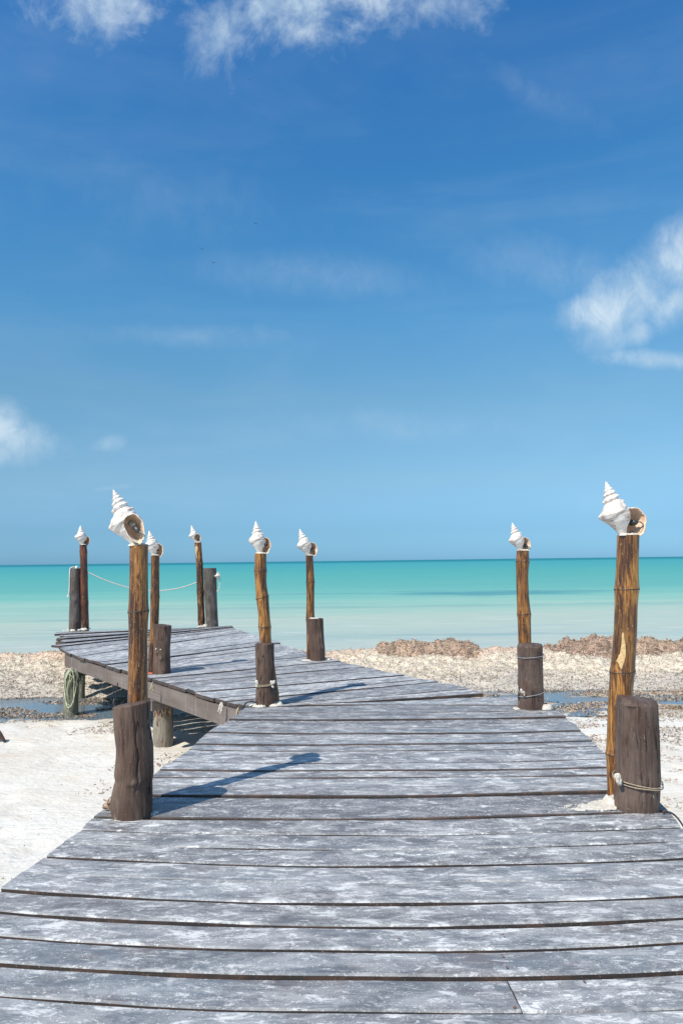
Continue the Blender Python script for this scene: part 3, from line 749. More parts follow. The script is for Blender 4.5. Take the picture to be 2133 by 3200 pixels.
# platform : control seams (left end, right end) in the photograph with number of boards up to the next
ctl = [((800, 2212), (1510, 2166), 0), ((770, 2206), (1470, 2151), 2), ((740, 2199), (1399, 2136), 1), ((640, 2173), (1292, 2115), 3), ((580, 2152), (1235, 2104), 2), ((402, 2098), (956, 2041), 7),
       ((312, 2070), (850, 2001), 4), ((242, 2050), (768, 1974), 3), ((188, 2026), (728, 1962), 3)]
lines = []
for k, (l, r, n) in enumerate(ctl):
    lw, rw = on_z(*l), on_z(*r)
    if k == 0: lines.append((lw, rw)); continue
    pl, pr = lines[-1]
    for q in range(1, n + 1): lines.append((pl.lerp(lw, q / n), pr.lerp(rw, q / n)))
def straight_plank(n0, n1, f0, f1, **kw):
    seg = 9
    make_plank([tuple((n0.lerp(n1, t / (seg - 1)))[:2]) for t in range(seg)], [tuple((f0.lerp(f1, t / (seg - 1)))[:2]) for t in range(seg)], **kw)
for i in range(len(lines) - 1):
    (l0, r0_), (l1, r1) = lines[i], lines[i + 1]
    gap = random.choice([0.012, 0.018, 0.026, 0.036]) if i > 0 else 0.02
    nrm0 = (l1 - l0).normalized() * gap / 2; nrm1 = (r1 - r0_).normalized() * gap / 2
    d = (r0_ - l0).normalized(); jl = random.uniform(-0.018, 0.018); jr = random.uniform(-0.03, 0.03)
    straight_plank(l0 + nrm0 + d * jl, r0_ + nrm1 + d * jr, l1 - nrm0 + d * jl, r1 - nrm1 + d * jr, z=random.uniform(-0.012, 0.004),
                   material=random.choices(['plank', 'plank_dust', 'plank_dark'], [3, 6, 0.8])[0])
# end of the platform : boards fanned out with open gaps at their left ends
lA, rA = on_z(187, 1971), on_z(712, 1955.5); lB, rB = lines[-1]
nf = 10
for i in range(nf):
    t0 = (i + 0.5) / nf
    pl = lB.lerp(lA, t0); pr = rB.lerp(rA, t0); d = (pr - pl).normalized(); nr = Vector((-d.y, d.x, 0))
    wl = 0.115 if i in (2, 4, 5) else 0.15; wr = 0.055
    pl = pl - d * random.uniform(-0.10, 0.12)
    if i == nf - 1: wl = 0.16
    straight_plank(pl - nr * wl, pr - nr * wr, pl + nr * wl, pr + nr * wr, z=-0.012 + random.uniform(-0.02, 0.02) if i not in (2, 4) else 0.03,
                   material='plank_dark' if i in (2, 4, 5) else 'plank')

# screw heads, in pairs over the joists of the nearer boards
nv = []
for o in list(pier.children):
    pass
def box_between(p, q, half, zt, zb, name, mt, parent, ext=0.0):
    d = (q - p); d.z = 0; L = d.length; d.normalize()
    V = []; n = 7
    for i in range(n):
        t = -ext + (L + 2 * ext) * i / (n - 1) - L / 2
        w_ = random.uniform(-0.004, 0.004)
        for (yy, zz) in ((-half + w_, zb), (half, zb), (half, zt), (-half + w_, zt)): V.append((t, yy, zz))
    Fc = []
    for i in range(n - 1):
        for j in range(4):
            a = i * 4 + j; b = i * 4 + (j + 1) % 4; Fc.append((a, b, b + 4, a + 4))
    Fc += [(3, 2, 1, 0), tuple((n - 1) * 4 + k for k in range(4))]
    c = (p + q) / 2
    o = link(name, mesh(name, V, Fc, [M[mt]], False), parent, (c.x, c.y, 0), (0, 0, math.atan2(d.y, d.x)))
    return o
# fascia beam along the left edge of the platform, and joists beneath
pL = [on_z(*p) for p in [(198, 2034), (764, 2214)]]
dv = (pL[1] - pL[0]).normalized(); nr = Vector((-dv.y, dv.x, 0))
off = nr * 0.055
o = box_between(pL[0] + off + dv * 0.02, pL[1] + off + dv * 0.0, 0.035, -TH - 0.022, -0.285, 'edge_beam', 'beam', pier); o['label'] = 'long brown side beam below the plank ends of the turned platform'
for t in (0.33, 0.66, 0.97):
    a = on_z(198, 2034).lerp(on_z(740, 1966), t) + Vector((0, 0.15, 0)); b = on_z(790, 2205).lerp(on_z(1500, 2168), t)
    if t > .9: a = on_z(715, 1964)
    box_between(a, b, 0.045, -TH - 0.022, -0.22, 'joist', 'beam', pier)
for t in (0.04, 0.35, 0.65, 0.96):
    a = Vector((-1.85 + 3.6 * t, -2.4, 0)); m1 = Vector((interp(Lw, 4.6) * (1 - t) + interp(Rw, 4.6) * t, 4.6, 0)); b = Vector((interp(Lw, 8.0) * (1 - t) + interp(Rw, 8.0) * t, 8.0, 0))
    box_between(a, m1, 0.04, -TH - 0.022, -0.20, 'joist', 'beam', pier); box_between(m1 + Vector((0, 0.004, 0)), b, 0.04, -TH - 0.022, -0.20, 'joist', 'beam', pier)
# cross beam and far edge beam
a, b = on_z(190, 1972), on_z(712, 1957); box_between(a - Vector((0, .28, 0)), b - Vector((0, .28, 0)), 0.045, -0.225, -0.36, 'cross_beam', 'beam', pier)
a, b = on_z(212, 2042), on_z(770, 1978); box_between(a, b, 0.06, -0.29, -0.43, 'cross_beam', 'beam', pier)
a, b = on_z(470, 2122), on_z(985, 2064); box_between(a, b, 0.06, -0.29, -0.43, 'cross_beam', 'beam', pier)

# ------------------------------------------------------------------ logs and poles
def lathe(profile, seed, nth=44, sub=6, amp=0.05, knots=0, lobes=0.02, taper_cap=0.0, captilt=(0, 0), rim=0.006, cracks=0):
    """profile: [(Vector centre, radius)] bottom to top -> closed log mesh in world coords"""
    g = np.random.default_rng(seed)
    cs = np.array([tuple(c) for c, r in profile]); rs = np.array([r for c, r in profile])
    k = len(profile); n = (k - 1) * sub + 1; tt = np.linspace(0, k - 1, n)
    C = np.stack([np.interp(tt, np.arange(k), cs[:, i]) for i in range(3)], 1); Rr = np.interp(tt, np.arange(k), rs)
    if k > 2:   # soften the corners
        for _ in range(2):
            C[1:-1] = (C[:-2] + 2 * C[1:-1] + C[2:]) / 4; Rr[1:-1] = (Rr[:-2] + 2 * Rr[1:-1] + Rr[2:]) / 4
    th = np.linspace(0, 2 * np.pi, nth, endpoint=False)
    H = np.linalg.norm(C[-1] - C[0])
    zz = np.linspace(0, H, n)
    TH_, ZZ = np.meshgrid(th, zz)
    # periodic noise from circle coordinates
    nx_ = np.cos(TH_) * 1.3 + 5; ny_ = np.sin(TH_) * 1.3 + 5
    no = fbm(nx_ + ZZ * 2.1, ny_ - ZZ * 1.7 + seed, seed, 3) - 0.5
    rib = fbm(nx_ * 7 + seed, ny_ * 7 + ZZ * 0.5, seed + 3, 2) - 0.5
    rad = Rr[:, None] * (1 + amp * 2 * no + lobes * 2 * rib)
    for q in range(knots):
        kt = g.uniform(-2.8, -0.4); kz = g.uniform(0.12, 0.9) * H; s = g.uniform(0.03, 0.05)
        dth = np.angle(np.exp(1j * (TH_ - kt)))
        rad += Rr[:, None] * 0.13 * np.exp(-((dth * Rr[:, None]) ** 2 + ((ZZ - kz) * 0.6) ** 2) / (s * s))
    for q in range(cracks):
        ct = g.uniform(-2.9, -0.3); c0 = g.uniform(0.25, 1.05) * H; cl = g.uniform(0.12, 0.42) * H; wob = g.uniform(-0.25, 0.25)
        dth = np.angle(np.exp(1j * (TH_ - ct - wob * (ZZ / H) - 0.04 * np.sin(ZZ * 31 + q))))
        lenm = np.clip(1 - np.abs(ZZ - c0) / cl, 0, 1)
        rad -= 0.011 * np.sqrt(lenm) * np.exp(-((dth * Rr[:, None]) / 0.0042) ** 2)
    # small dents and axe marks
    rad += Rr[:, None] * 0.035 * (fbm(np.cos(TH_) * 4 + ZZ * 3 + 9, np.sin(TH_) * 4 + ZZ * 9 + 9, seed + 9, 3) - 0.5) * (1 if cracks else 0)
    V = np.stack([C[:, 0:1] + rad * np.cos(TH_), C[:, 1:2] + rad * np.sin(TH_), C[:, 2:3] + 0 * TH_], 2)
    V[-1, :, 2] += captilt[0] * np.cos(th) * rad[-1] + captilt[1] * np.sin(th) * rad[-1]
    V[-2, :, 2] += 0.7 * (captilt[0] * np.cos(th) * rad[-1] + captilt[1] * np.sin(th) * rad[-1])
    Vl = V.reshape(-1, 3).tolist(); Fc = []
    for i in range(n - 1):
        for j in range(nth):
            Fc.append((i * nth + j, i * nth + (j + 1) % nth, (i + 1) * nth + (j + 1) % nth, (i + 1) * nth + j))
    # cap : own rim ring, bevelled, then centre
    top = V[-1]; cc = top.mean(0)
    o = len(Vl); prev = None
    for f, dz in ((1.0, 0.0), (0.95, rim), (0.6, rim * 1.3), (0.25, rim)):
        ring = cc + (top - cc) * f; ring[:, 2] += dz + ((fbm(ring[:, 0] * 60, ring[:, 1] * 60, seed, 2) - 0.5) * 0.010 if f < 1 else 0)
        s = len(Vl); Vl += ring.tolist()
        if prev is not None:
            for j in range(nth): Fc.append((prev + j, prev + (j + 1) % nth, s + (j + 1) % nth, s + j))
        prev = s
    Vl.append((cc + np.array([0, 0, rim])).tolist()); e = len(Vl) - 1
    for j in range(nth): Fc.append((prev + j, prev + (j + 1) % nth, e))
    return Vl, Fc
def rel(V, o): return [(v[0] - o[0], v[1] - o[1], v[2] - o[2]) for v in V]

def mortar_blob(cx, cy, z, rx, ry, h, seed, n=26):
    """irregular low collar of sandy mortar"""
    V, Fc = [], []; g = random.Random(seed); ph = [g.uniform(0, 6) for _ in range(4)]
    for i, (f, hh) in enumerate(((1.0, 0.0), (0.85, 0.65), (0.6, 1.0), (0.3, 0.9), (0.05, 0.85))):
        for j in range(n):
            t = 2 * math.pi * j / n
            k = 1 + 0.22 * math.sin(2 * t + ph[0]) + 0.16 * math.sin(5 * t + ph[1]) + g.uniform(-0.07, 0.07)
            V.append((cx + rx * f * k * math.cos(t), cy + ry * f * k * math.sin(t), z + h * hh * g.uniform(0.7, 1.25)))
    for i in range(4):
        for j in range(n): Fc.append((i * n + j, i * n + (j + 1) % n, (i + 1) * n + (j + 1) % n, (i + 1) * n + j))
    Fc.append(tuple(4 * n + j for j in range(n)))
    return V, Fc

posts = {}
def make_post(key, prof, yfront, label, mt, seed, tilt=(0, 0), knots=3, ties=(), tiemat='steel', amp=0.035, skirt=True, lobes=0.02):
    """prof: photo (x_left, x_right, y) from top to bottom, y of last = contact line"""
    xl, xr, yb = prof[-1]
    fpt = on_z((xl + xr) / 2, yb); rad = (xr - xl) / 2 * fpt.y / F
    Yc = fpt.y + rad
    P_ = []
    for (a, b, y) in prof[::-1]:
        c = on_y((a + b) / 2, y, Yc); r = (b - a) / 2 * Yc / F
        P_.append((c, r))
    base = on_y((xl + xr) / 2, yb, Yc); base.z = 0
    P_[0] = (Vector((base.x, Yc, -0.30)), P_[0][1])
    o = Vector((base.x, Yc, 0))
    t = thing('wooden_post', label, 'post', o, 'dark wooden posts along the boardwalk')
    V, Fc = lathe(P_, seed, 128, 16 if len(P_) > 4 else 24, amp, knots, lobes, captilt=tilt, cracks=7 if mt == 'postb' else 4)
    tr = link('log', mesh('log', rel(V, o), Fc, [M[mt]]), t)
    top = P_[-1][0]; posts[key] = (o, P_)
    for (yt, slope, rr) in ties:
        c = on_y(np.interp(yt, [p[2] for p in prof], [(p[0] + p[1]) / 2 for p in prof]), yt, Yc)
        hw = np.interp(yt, [p[2] for p in prof], [(p[1] - p[0]) / 2 for p in prof]) * Yc / F
        loops = []
        for dzz in ((0,) if tiemat != 'twine' else (0, 0.014)):
            pts = []
            for q in range(32):
                a = 2 * math.pi * q / 32
                rr_ = hw * 1.065 + 0.003
                pts.append((c.x + rr_ * math.cos(a), c.y + rr_ * math.sin(a), c.z + slope * math.cos(a) - 0.012 * math.sin(a) * -1 + dzz + 0.003 * math.sin(3 * a + dzz * 90)))
            loops.append(tube(pts, rr, 6, closed=True))
        V, Fc = join(loops)
        link('tie_wire', mesh('tie_wire', rel(V, o), Fc, [M[tiemat]]), t)
    return t

SA = make_post('A', [(355, 469, 2202), (359, 468, 2270), (367, 477, 2335), (366, 478, 2418), (362, 474, 2445), (362, 474, 2546), (364, 472, 2566)], 0,
               'stout brown post with knots and slanted top, at the near left of the boardwalk', 'post', 11, (0.16, -0.06), 4, amp=0.03)
SB = make_post('B', [(1930, 2042, 2186), (1926, 2049, 2200), (1926, 2053, 2300), (1926, 2057, 2428), (1922, 2054, 2500), (1921, 2051, 2545)], 0,
               'thickest cracked brown post tied with twine, at the near right of the boardwalk', 'postb', 12, (-0.10, 0.02), 1, ((2441, -0.018, 0.0035),), 'twine', 0.028, lobes=0.03)
SC = make_post('C', [(797, 855, 2012), (801, 857, 2129), (799, 858, 2180), (800, 858, 2209)], 0,
               'brown post bound with a white tie, left of middle', 'post', 13, (0.02, 0), 4, ((2137, 0.012, 0.004),), 'twine', 0.03)
SD = make_post('D', [(958, 1009, 1934), (964, 1011, 1990), (969, 1015, 2030), (970, 1015, 2066)], 0,
               'dark brown post with pale crust on top, at the platform right edge before the seaweed', 'post', 14, (0, 0), 3, amp=0.04)
SE = make_post('E', [(1618, 1690, 2014), (1615, 1692, 2020), (1618, 1693, 2090), (1617, 1695, 2150), (1617, 1697, 2219)], 0,
               'dark brown post bound with two grey wires, before the seaweed bank at right', 'postb', 15, (0, 0.0), 2, ((2047, 0.012, 0.0035), (2163, 0.028, 0.0035)), 'steel', 0.03)
SF = make_post('F', [(479, 535, 1954), (482, 531, 2030), (479, 532, 2070), (478, 533, 2107)], 0,
               'brown post with two white spots on the left edge of the platform', 'post', 16, (-0.10, 0), 5, amp=0.045)
SG = make_post('G', [(636, 676, 1776), (638, 677, 1850), (643, 681, 1930), (644, 683, 1957)], 0,
               'tall greyed post with small shell and rope loop, at the far platform end', 'postg', 17, (0, 0), 3, amp=0.05)
SH = make_post('H', [(222, 252, 1777), (220, 253, 1850), (217, 254, 1930), (217, 255, 1968)], 0,
               'tall greyed post with white rope over its top, leftmost at platform end', 'postg', 18, (0, 0), 3, amp=0.04)

poles = {}
def make_pole(key, Y, prof, nodes, label, mt, seed, top_mortar=True, flare=0.085):
    """prof: photo (xc, y, width) from top down; last one is carried down to the deck"""
    P_ = []
    ys = [p[1] for p in prof]
    fine = []
    y_bot = prof[-1][1]
    allys = sorted(set(ys + [n for n in nodes]))
    n = 26
    seq = np.linspace(ys[0], y_bot, n)
    seq = sorted(set(list(seq) + [q + d for q in nodes for d in (-7, -2.5, 0, 2.5, 7)]))
    xs_ = [p[0] for p in prof]; ws = [p[2] for p in prof]
    from bisect import bisect
    # smooth centre line by catmull in y
    for y in seq:
        if y > y_bot: continue
        x = float(np.interp(y, ys, xs_)); wd = float(np.interp(y, ys, ws))
        near = min([abs(y - q) for q in nodes] + [999])
        wd *= 1 + flare * math.exp(-(near / 9.0) ** 2)
        c = on_y(x, y, Y); P_.append((c, wd / 2 * Y / F))
    P_ = P_[::-1]
    base = P_[0][0].copy()
    P_ = [(Vector((base.x, Y, -0.06)), P_[0][1])] + [p for p in P_ if p[0].z > 0.0]
    o = Vector((base.x, Y, 0))
    t = thing('bamboo_pole', label, 'pole', o, 'bamboo poles along the boardwalk')
    V, Fc = lathe(P_, seed, 36, 2, 0.02, 0, 0.012, rim=-0.004)
    link('stem', mesh('stem', rel(V, o), Fc, [M[mt]]), t)
    for q in nodes:
        if q > y_bot: continue
        x = float(np.interp(q, ys, xs_)); wd = float(np.interp(q, ys, ws))
        c = on_y(x, q, Y); r = wd / 2 * Y / F * 1.06
        sl = random.uniform(-0.006, 0.008) if not (key == 'C' and abs(q - 1867) < 3) else 0.022
        pts = [(c.x + r * math.cos(a), Y + r * math.sin(a), c.z + sl * math.cos(a)) for a in [2 * math.pi * k / 28 for k in range(28)]]
        V, Fc = tube(pts, 0.0042, 6, closed=True)
        link('node_band', mesh('node_band', rel(V, o), Fc, [M['band']]), t)
    top, rt = P_[-1]
    if top_mortar:
        V, Fc = mortar_blob(top.x, Y, top.z - 0.004, rt * 0.95, rt * 0.95, 0.016, seed)
        link('mortar', mesh('mortar', rel(V, o), Fc, [M['mortar']]), t)
    poles[key] = (o, top, rt, Y)
    return t
def behind(key, pr, extra=0.0): # a pole standing right behind its post
    o, P_ = posts[key]; return o.y + P_[1][1] + pr + 0.004 + extra
YA = behind('A', 0.062); YB = posts['B'][0].y + 0.17
PA = make_pole('A', YA, [(434, 1704, 56), (434, 1800, 56), (433, 1911, 60), (432, 1990, 57), (431, 2191, 61), (431, 2600, 62)], [1911, 2225],
               'amber bamboo pole flecked with grit, behind the stout near left post', 'bam_grit', 31)
PB = make_pole('B', YB, [(1961, 1672, 66), (1959, 1750, 65), (1956.5, 1841, 70), (1955, 1890, 67), (1952, 1990, 68), (1944, 2090, 71), (1936, 2183, 70), (1929, 2354, 68), (1933, 2501, 68), (1935, 2530, 68)], [1841, 2098, 2354],
               'thickest golden bamboo pole, bent, beside the near right post', 'bam_gold', 32)
YC = behind('C', 0.06, -0.02)
PC = make_pole('C', YC, [(814, 1729, 36), (813.5, 1783, 37), (814, 1820, 36), (819.5, 1867, 38), (825, 1920, 36), (827, 1959, 37), (829, 2000, 36), (848, 2129, 34), (857, 2205, 36)], [1784, 1867, 1959, 2163],
               'golden bamboo pole bending to the right with tilted dark bands, left of middle', 'bam_gold', 33)
YD = behind('D', 0.05, -0.03)
PD = make_pole('D', YD, [(966, 1735, 23), (968, 1780, 24), (969.5, 1819, 25), (969.5, 1880, 24), (969, 1930, 26), (970, 2000, 24), (970, 2062, 24)], [1819, 1935],
               'slim amber bamboo pole in front of the sea, right of the golden leaning one', 'bam', 34)
YE = behind('E', 0.06)
PE = make_pole('E', YE, [(1632, 1720, 37), (1631.5, 1756, 39), (1630, 1800, 37), (1632, 1860, 37), (1636, 1919, 40), (1638.5, 2007, 39), (1640, 2205, 40)], [1756, 1919],
               'amber bamboo pole with dark scorch marks behind the twice-wired post', 'bam', 35)
YF = behind('F', 0.05, -0.02)
PF = make_pole('F', YF, [(485.5, 1735, 25.5), (484.5, 1865, 27), (483, 1949, 26.5), (479, 2000, 26), (477, 2050, 26), (476, 2102, 26)], [1865, 1999],
               'amber bamboo pole on the left platform edge, partly behind the near left pole', 'bam', 36)
YG = posts['G'][0].y - 0.02
PG = make_pole('G', YG, [(618.5, 1695, 21), (623.5, 1763, 20.5), (626, 1852, 21), (629.5, 1937, 21), (630, 1956, 20.5)], [1763, 1852, 1937],
               'dark bamboo pole with a pale scar near its top, at the platform end', 'bam_mid', 37)
YH = posts['H'][0].y - 0.02
PH = make_pole('H', YH, [(260.5, 1702, 21), (261.5, 1725, 22), (263, 1803, 22.5), (264.5, 1884, 23), (268, 1962, 21)], [1725, 1803, 1884],
               'dark red-brown bamboo pole, leftmost at the far end of the platform', 'bam_dark', 38)
# pale scars where the bamboo skin has split away
def scar(key, parent, prof, pts, yoff=0.0015):
    """pts: photo outline of a shallow patch wrapped on the pole"""
    o, top, rt, Y = poles[key]
    ys = [p[1] for p in prof]; V = []
    def wrap(x, y, lift):
        xc = float(np.interp(y, ys, [p[0] for p in prof])); hw = float(np.interp(y, ys, [p[2] for p in prof])) / 2
        s = max(-0.95, min(0.95, (x - xc) / hw)); a = math.asin(s); c = on_y(xc, y, Y); r = hw * Y / F * (1.012 + lift)
        return (c.x + r * math.sin(a) - o.x, Y - r * math.cos(a) - o.y, c.z - o.z)
    rows = []
    for (y, xa, xb) in pts:
        rows.append([wrap(xa + (xb - xa) * k / 4, y, 0.02 * (1 if 0 < k < 4 else 0)) for k in range(5)])
    V = [p for r in rows for p in r]; Fc = [(i * 5 + j, i * 5 + j + 1, i * 5 + 6 + j, i * 5 + 5 + j) for i in range(len(rows) - 1) for j in range(4)]
    link('bare_scar', mesh('bare_scar', V, Fc, [M['scar']]), parent)
M['scar'] = mat_plain('bare_bamboo', (0.66, 0.46, 0.22), 0.6, (0.50, 0.32, 0.14), 60)
profG = [(618.5, 1695, 21), (623.5, 1763, 20.5)]
scar('G', PG, profG, [(1706, 614, 617), (1710, 611.5, 620), (1717, 611, 620), (1724, 611.5, 617), (1732, 613, 616), (1740, 615.5, 618), (1745, 617.5, 618.5)])
profB = [(1952, 1990, 68), (1944, 2090, 71)]
scar('B', PB, profB, [(1974, 1932, 1936), (1990, 1930, 1937), (2010, 1930, 1940), (2030, 1926, 1941), (2048, 1922, 1940), (2062, 1917, 1936), (2078, 1921, 1933), (2086, 1926, 1930)])

# mortar and sand heaped at feet
def foot(key, parent, cx, cy, rx, ry, h, seed):
    o = posts[key][0]; c = on_z(cx, cy)
    V, Fc = mortar_blob(c.x, c.y, 0.002, rx, ry, h, seed)
    link('mortar', mesh('mortar', rel(V, o), Fc, [M['mortar']]), parent)
foot('C', SC, 832, 2205, 0.155, 0.10, 0.022, 1); foot('C', SC, 862, 2203, 0.07, 0.06, 0.03, 21); foot('C', SC, 806, 2207, 0.06, 0.05, 0.02, 22)
for q, (x_, y_, r_) in enumerate([(262, 1969, .09), (275, 1966, .06), (250, 1970, .05), (228, 1972, .07), (212, 1970, .045), (200, 1971, .03)]): foot('H', SH, x_, y_, r_, r_ * .8, r_ * .5, 30 + q)
foot('G', SG, 641, 1958, 0.05, 0.05, 0.05, 4); foot('G', SG, 628, 1958, 0.09, 0.08, 0.02, 24); foot('D', SD, 956, 2064, 0.08, 0.05, 0.012, 5); foot('D', SD, 1020, 2062, 0.06, 0.06, 0.03, 25)
foot('E', SE, 1612, 2215, 0.04, 0.05, 0.008, 6); foot('A', SA, 478, 2544, 0.025, 0.05, 0.012, 8)
# sand drift running from the foot of pole B over the boards
V, Fc = [], []; nr_, nc_ = 70, 13; kp = set()
for i in range(nr_):
    t = i / (nr_ - 1); x = 1925 - 205 * t; y = 2514 + 12 * t; wd = 20 * (1 - t) ** 0.7 + 3
    for k in range(nc_):
        s_ = k / (nc_ - 1) * 2 - 1; p = on_z(x, y + s_ * wd)
        dn_ = 1.35 * (1 - t) ** 1.2 * (1 - s_ * s_) ** 0.5 + 1.3 * (float(fbm(np.array(x * 0.035), np.array(y * .2 + s_ * 2.2), 7, 4)) - 0.5)
        V.append((p.x, p.y, -0.002 + 0.009 * min(1.3, max(0, dn_ - 0.18)) + 0.0035 * random.random()))
        if dn_ > 0.16: kp.add((i, k))
for i in range(nr_ - 1):
    for k in range(nc_ - 1):
        if all(q in kp for q in ((i, k), (i + 1, k), (i, k + 1), (i + 1, k + 1))): Fc.append((i * nc_ + k, i * nc_ + k + 1, (i + 1) * nc_ + k + 1, (i + 1) * nc_ + k))
o = posts['B'][0]; link('sand_drift', mesh('sand_drift', rel(V, o), Fc, [M['mortar']]), SB)
c = on_z(1918, 2510); V, Fc = mortar_blob(c.x, c.y, 0.002, 0.055, 0.08, 0.035, 9); link('mortar', mesh('mortar', rel(V, o), Fc, [M['mortar']]), SB)
# white crust lumps on posts
def lump(key, parent, pts, rad, name='crust', mt='mortar'):
    o, P_ = posts[key]; Yc = o.y
    for (x, y, s) in pts:
        c = on_y(x, y, Yc - rad * 0.96)
        V, Fc = mortar_blob(0, 0, 0, s, s, s * 0.6, int(x + y), 12)
        V = [(c.x + v[0], c.y - v[2], c.z + v[1] * 1.3) for v in V]; link(name, mesh(name, rel(V, o), Fc, [M[mt]]), parent)
rC = posts['C'][1][1][1]; rE = posts['E'][1][1][1]; rB = posts['B'][1][1][1]; rF = posts['F'][1][1][1]
lump('C', SC, [(803, 2133, 0.020), (802, 2144, 0.014), (848, 2134, 0.018), (855, 2132, 0.018), (852, 2146, 0.013), (834, 2136, 0.010)], rC * 0.8)
lump('E', SE, [(1628, 2160, 0.017), (1635, 2164, 0.014), (1637, 2171, 0.009)], rE)
lump('F', SF, [(488, 2028, 0.011), (502, 2030, 0.009)], rF)
lump('B', SB, [(1931, 2436, 0.024), (1928, 2425, 0.018), (1934, 2447, 0.014)], rB * 0.75)
V, Fc = mortar_blob(posts['D'][1][-1][0].x - 0.02, posts['D'][0].y - 0.0, posts['D'][1][-1][0].z, 0.07, 0.06, 0.02, 44)
link('crust', mesh('crust', rel(V, posts['D'][0]), Fc, [M['mortar']]), SD)

# ------------------------------------------------------------------ shells
ENV_T = [0, .04, .10, .17, .25, .33, .42, .50, .57, .64, .72, .80, .88, .95, 1.0]
ENV_R = [0.006, .022, .046, .078, .108, .135, .172, .218, .252, .250, .215, .160, .105, .075, .062]
SUT = [0.0, .045, .09, .145, .215, .305, .43]
def shell_mesh(L, seed, lip_dx=0.245, lip_t=0.735, hw=0.195, hh=0.285, frontp=-0.03, face=0.0, worn=0.5, fat=1.0, res=1.0, cut=False):
    nt, nth = int(150 * res), int(72 * res)
    ts = np.linspace(0, 1, nt) ** 0.85; th = np.linspace(-np.pi * 1.62, np.pi * 0.38, nth + 1)
    T, THt = np.meshgrid(ts, th, indexing='ij')
    W = np.interp(T, SUT + [0.90, 1.2], [0, 1, 2, 3, 4, 5, 6, 6.95, 7.0])
    w_ = W + (THt + np.pi * 0.35) / (2 * np.pi) - 0.3
    f = w_ - np.floor(w_)
    env = np.interp(T, ENV_T, ENV_R) * fat
    bodyk = np.clip((w_ - 6.35) / 0.3, 0, 1)
    prof = np.interp(f, [0, 0.1, 0.45, 0.62, 0.72, 0.9, 1.0], [0.875, 0.885, 0.99, 1.07, 1.07, 0.99, 0.875])
    knob = np.exp(-((f - 0.62) / 0.11) ** 2) * (0.5 + 0.5 * np.cos(THt * (8 + seed % 3) + w_ * 2.0 + seed)) ** 1.1
    mod = prof * (1 + 0.145 * knob)
    bodyprof = 1 + 0.15 * np.exp(-((T - 0.565) / 0.035) ** 2) * (0.5 + 0.5 * np.cos(THt * (7 + seed % 3) + seed * 2)) + 0.012 * np.sin(T * 230)
    mod = mod * (1 - bodyk) + bodyprof * bodyk
    r = env * mod * (1 + 0.03 * (fbm(np.cos(THt) * 3 + 7, np.sin(THt) * 3 + T * 9 + 7, seed, 3) - 0.5) * 2)
    V = np.stack([r * np.cos(THt), r * np.sin(THt), (1 - T)], 2).reshape(-1, 3) * L
    idx = np.arange(nt * (nth + 1)).reshape(nt, nth + 1)
    Fq = np.stack([idx[:-1, :-1].ravel(), idx[1:, :-1].ravel(), idx[1:, 1:].ravel(), idx[:-1, 1:].ravel()], 1)
    seam_ = np.stack([idx[:-1, -1], idx[1:, -1], idx[1:, 0], idx[:-1, 0]], 1); Fq = np.concatenate([Fq, seam_])
    if cut:
        P3 = V / L; zq = (P3[:, 2] - (1 - lip_t)) / hh; zq = zq / np.where(zq > 0, 0.80, 1.08); e_ = ((P3[:, 0] - lip_dx) / (hw * (1 - 0.28 * np.clip(-zq, 0, 1) ** 2))) ** 2 + zq ** 2
        ins = (e_ < 0.90) & (P3[:, 1] < frontp + 0.27 * np.sqrt(np.clip(1 - e_, 0, 1)) ** 0.9 + 0.0)
        Fq = Fq[~ins[Fq].any(axis=1)]
    # weather lines mostly on the lower body whorl
    wr = np.clip((T - 0.55) / 0.12, 0, 1).ravel() * worn
    body = (V, Fq, wr)
    # aperture : thick ear shaped bowl
    nk, na = 12, 56
    def bowl(off):
        out = []
        for k in range(nk + 1):
            ph = k / nk * math.pi / 2
            for a in range(na):
                t = 2 * math.pi * a / na
                c, s = math.cos(t), math.sin(t)
                ex = 0.80 if s > 0 else 1.08      # pointed towards the canal, round above
                rimw = 1 + (0.035 * math.sin(7 * t + seed) + 0.02 * math.sin(17 * t)) * math.cos(ph) ** 6
                rr = (math.cos(ph) ** 0.55) * rimw + off * 1.3
                narrow = 1 - 0.28 * max(0, -s) ** 2
                x = hw * c * rr * narrow + (0.05 if k else 0) * 0
                z = hh * s * rr * ex
                y = math.sin(ph) * (0.27 + off) - 0.02 * c * math.cos(ph)
                x -= math.sin(ph) * 0.10
                out.append((x, y, z + 0.04 * math.sin(ph)))
        return np.array(out)
    inner = bowl(0.0); outer = bowl(0.055)
    ca, sa = math.cos(face), math.sin(face)
    def place(A):
        x, y, z = A[:, 0], A[:, 1], A[:, 2]
        return np.stack([x * ca - y * sa + lip_dx, x * sa + y * ca + frontp, z + (1 - lip_t)], 1) * L
    inner, outer = place(inner), place(outer)
    nb = (nk + 1) * na
    Fi, Fo, Fr = [], [], []
    for k in range(nk):
        for a in range(na):
            b2 = (a + 1) % na
            Fi.append((k * na + a, k * na + b2, (k + 1) * na + b2, (k + 1) * na + a)); Fo.append((k * na + b2, k * na + a, (k + 1) * na + a, (k + 1) * na + b2))
    for a in range(na):
        b2 = (a + 1) % na; Fr.append((a, nb + a, nb + b2, b2))
    return body, inner, outer, np.array(Fi), np.array(Fo), np.array(Fr)
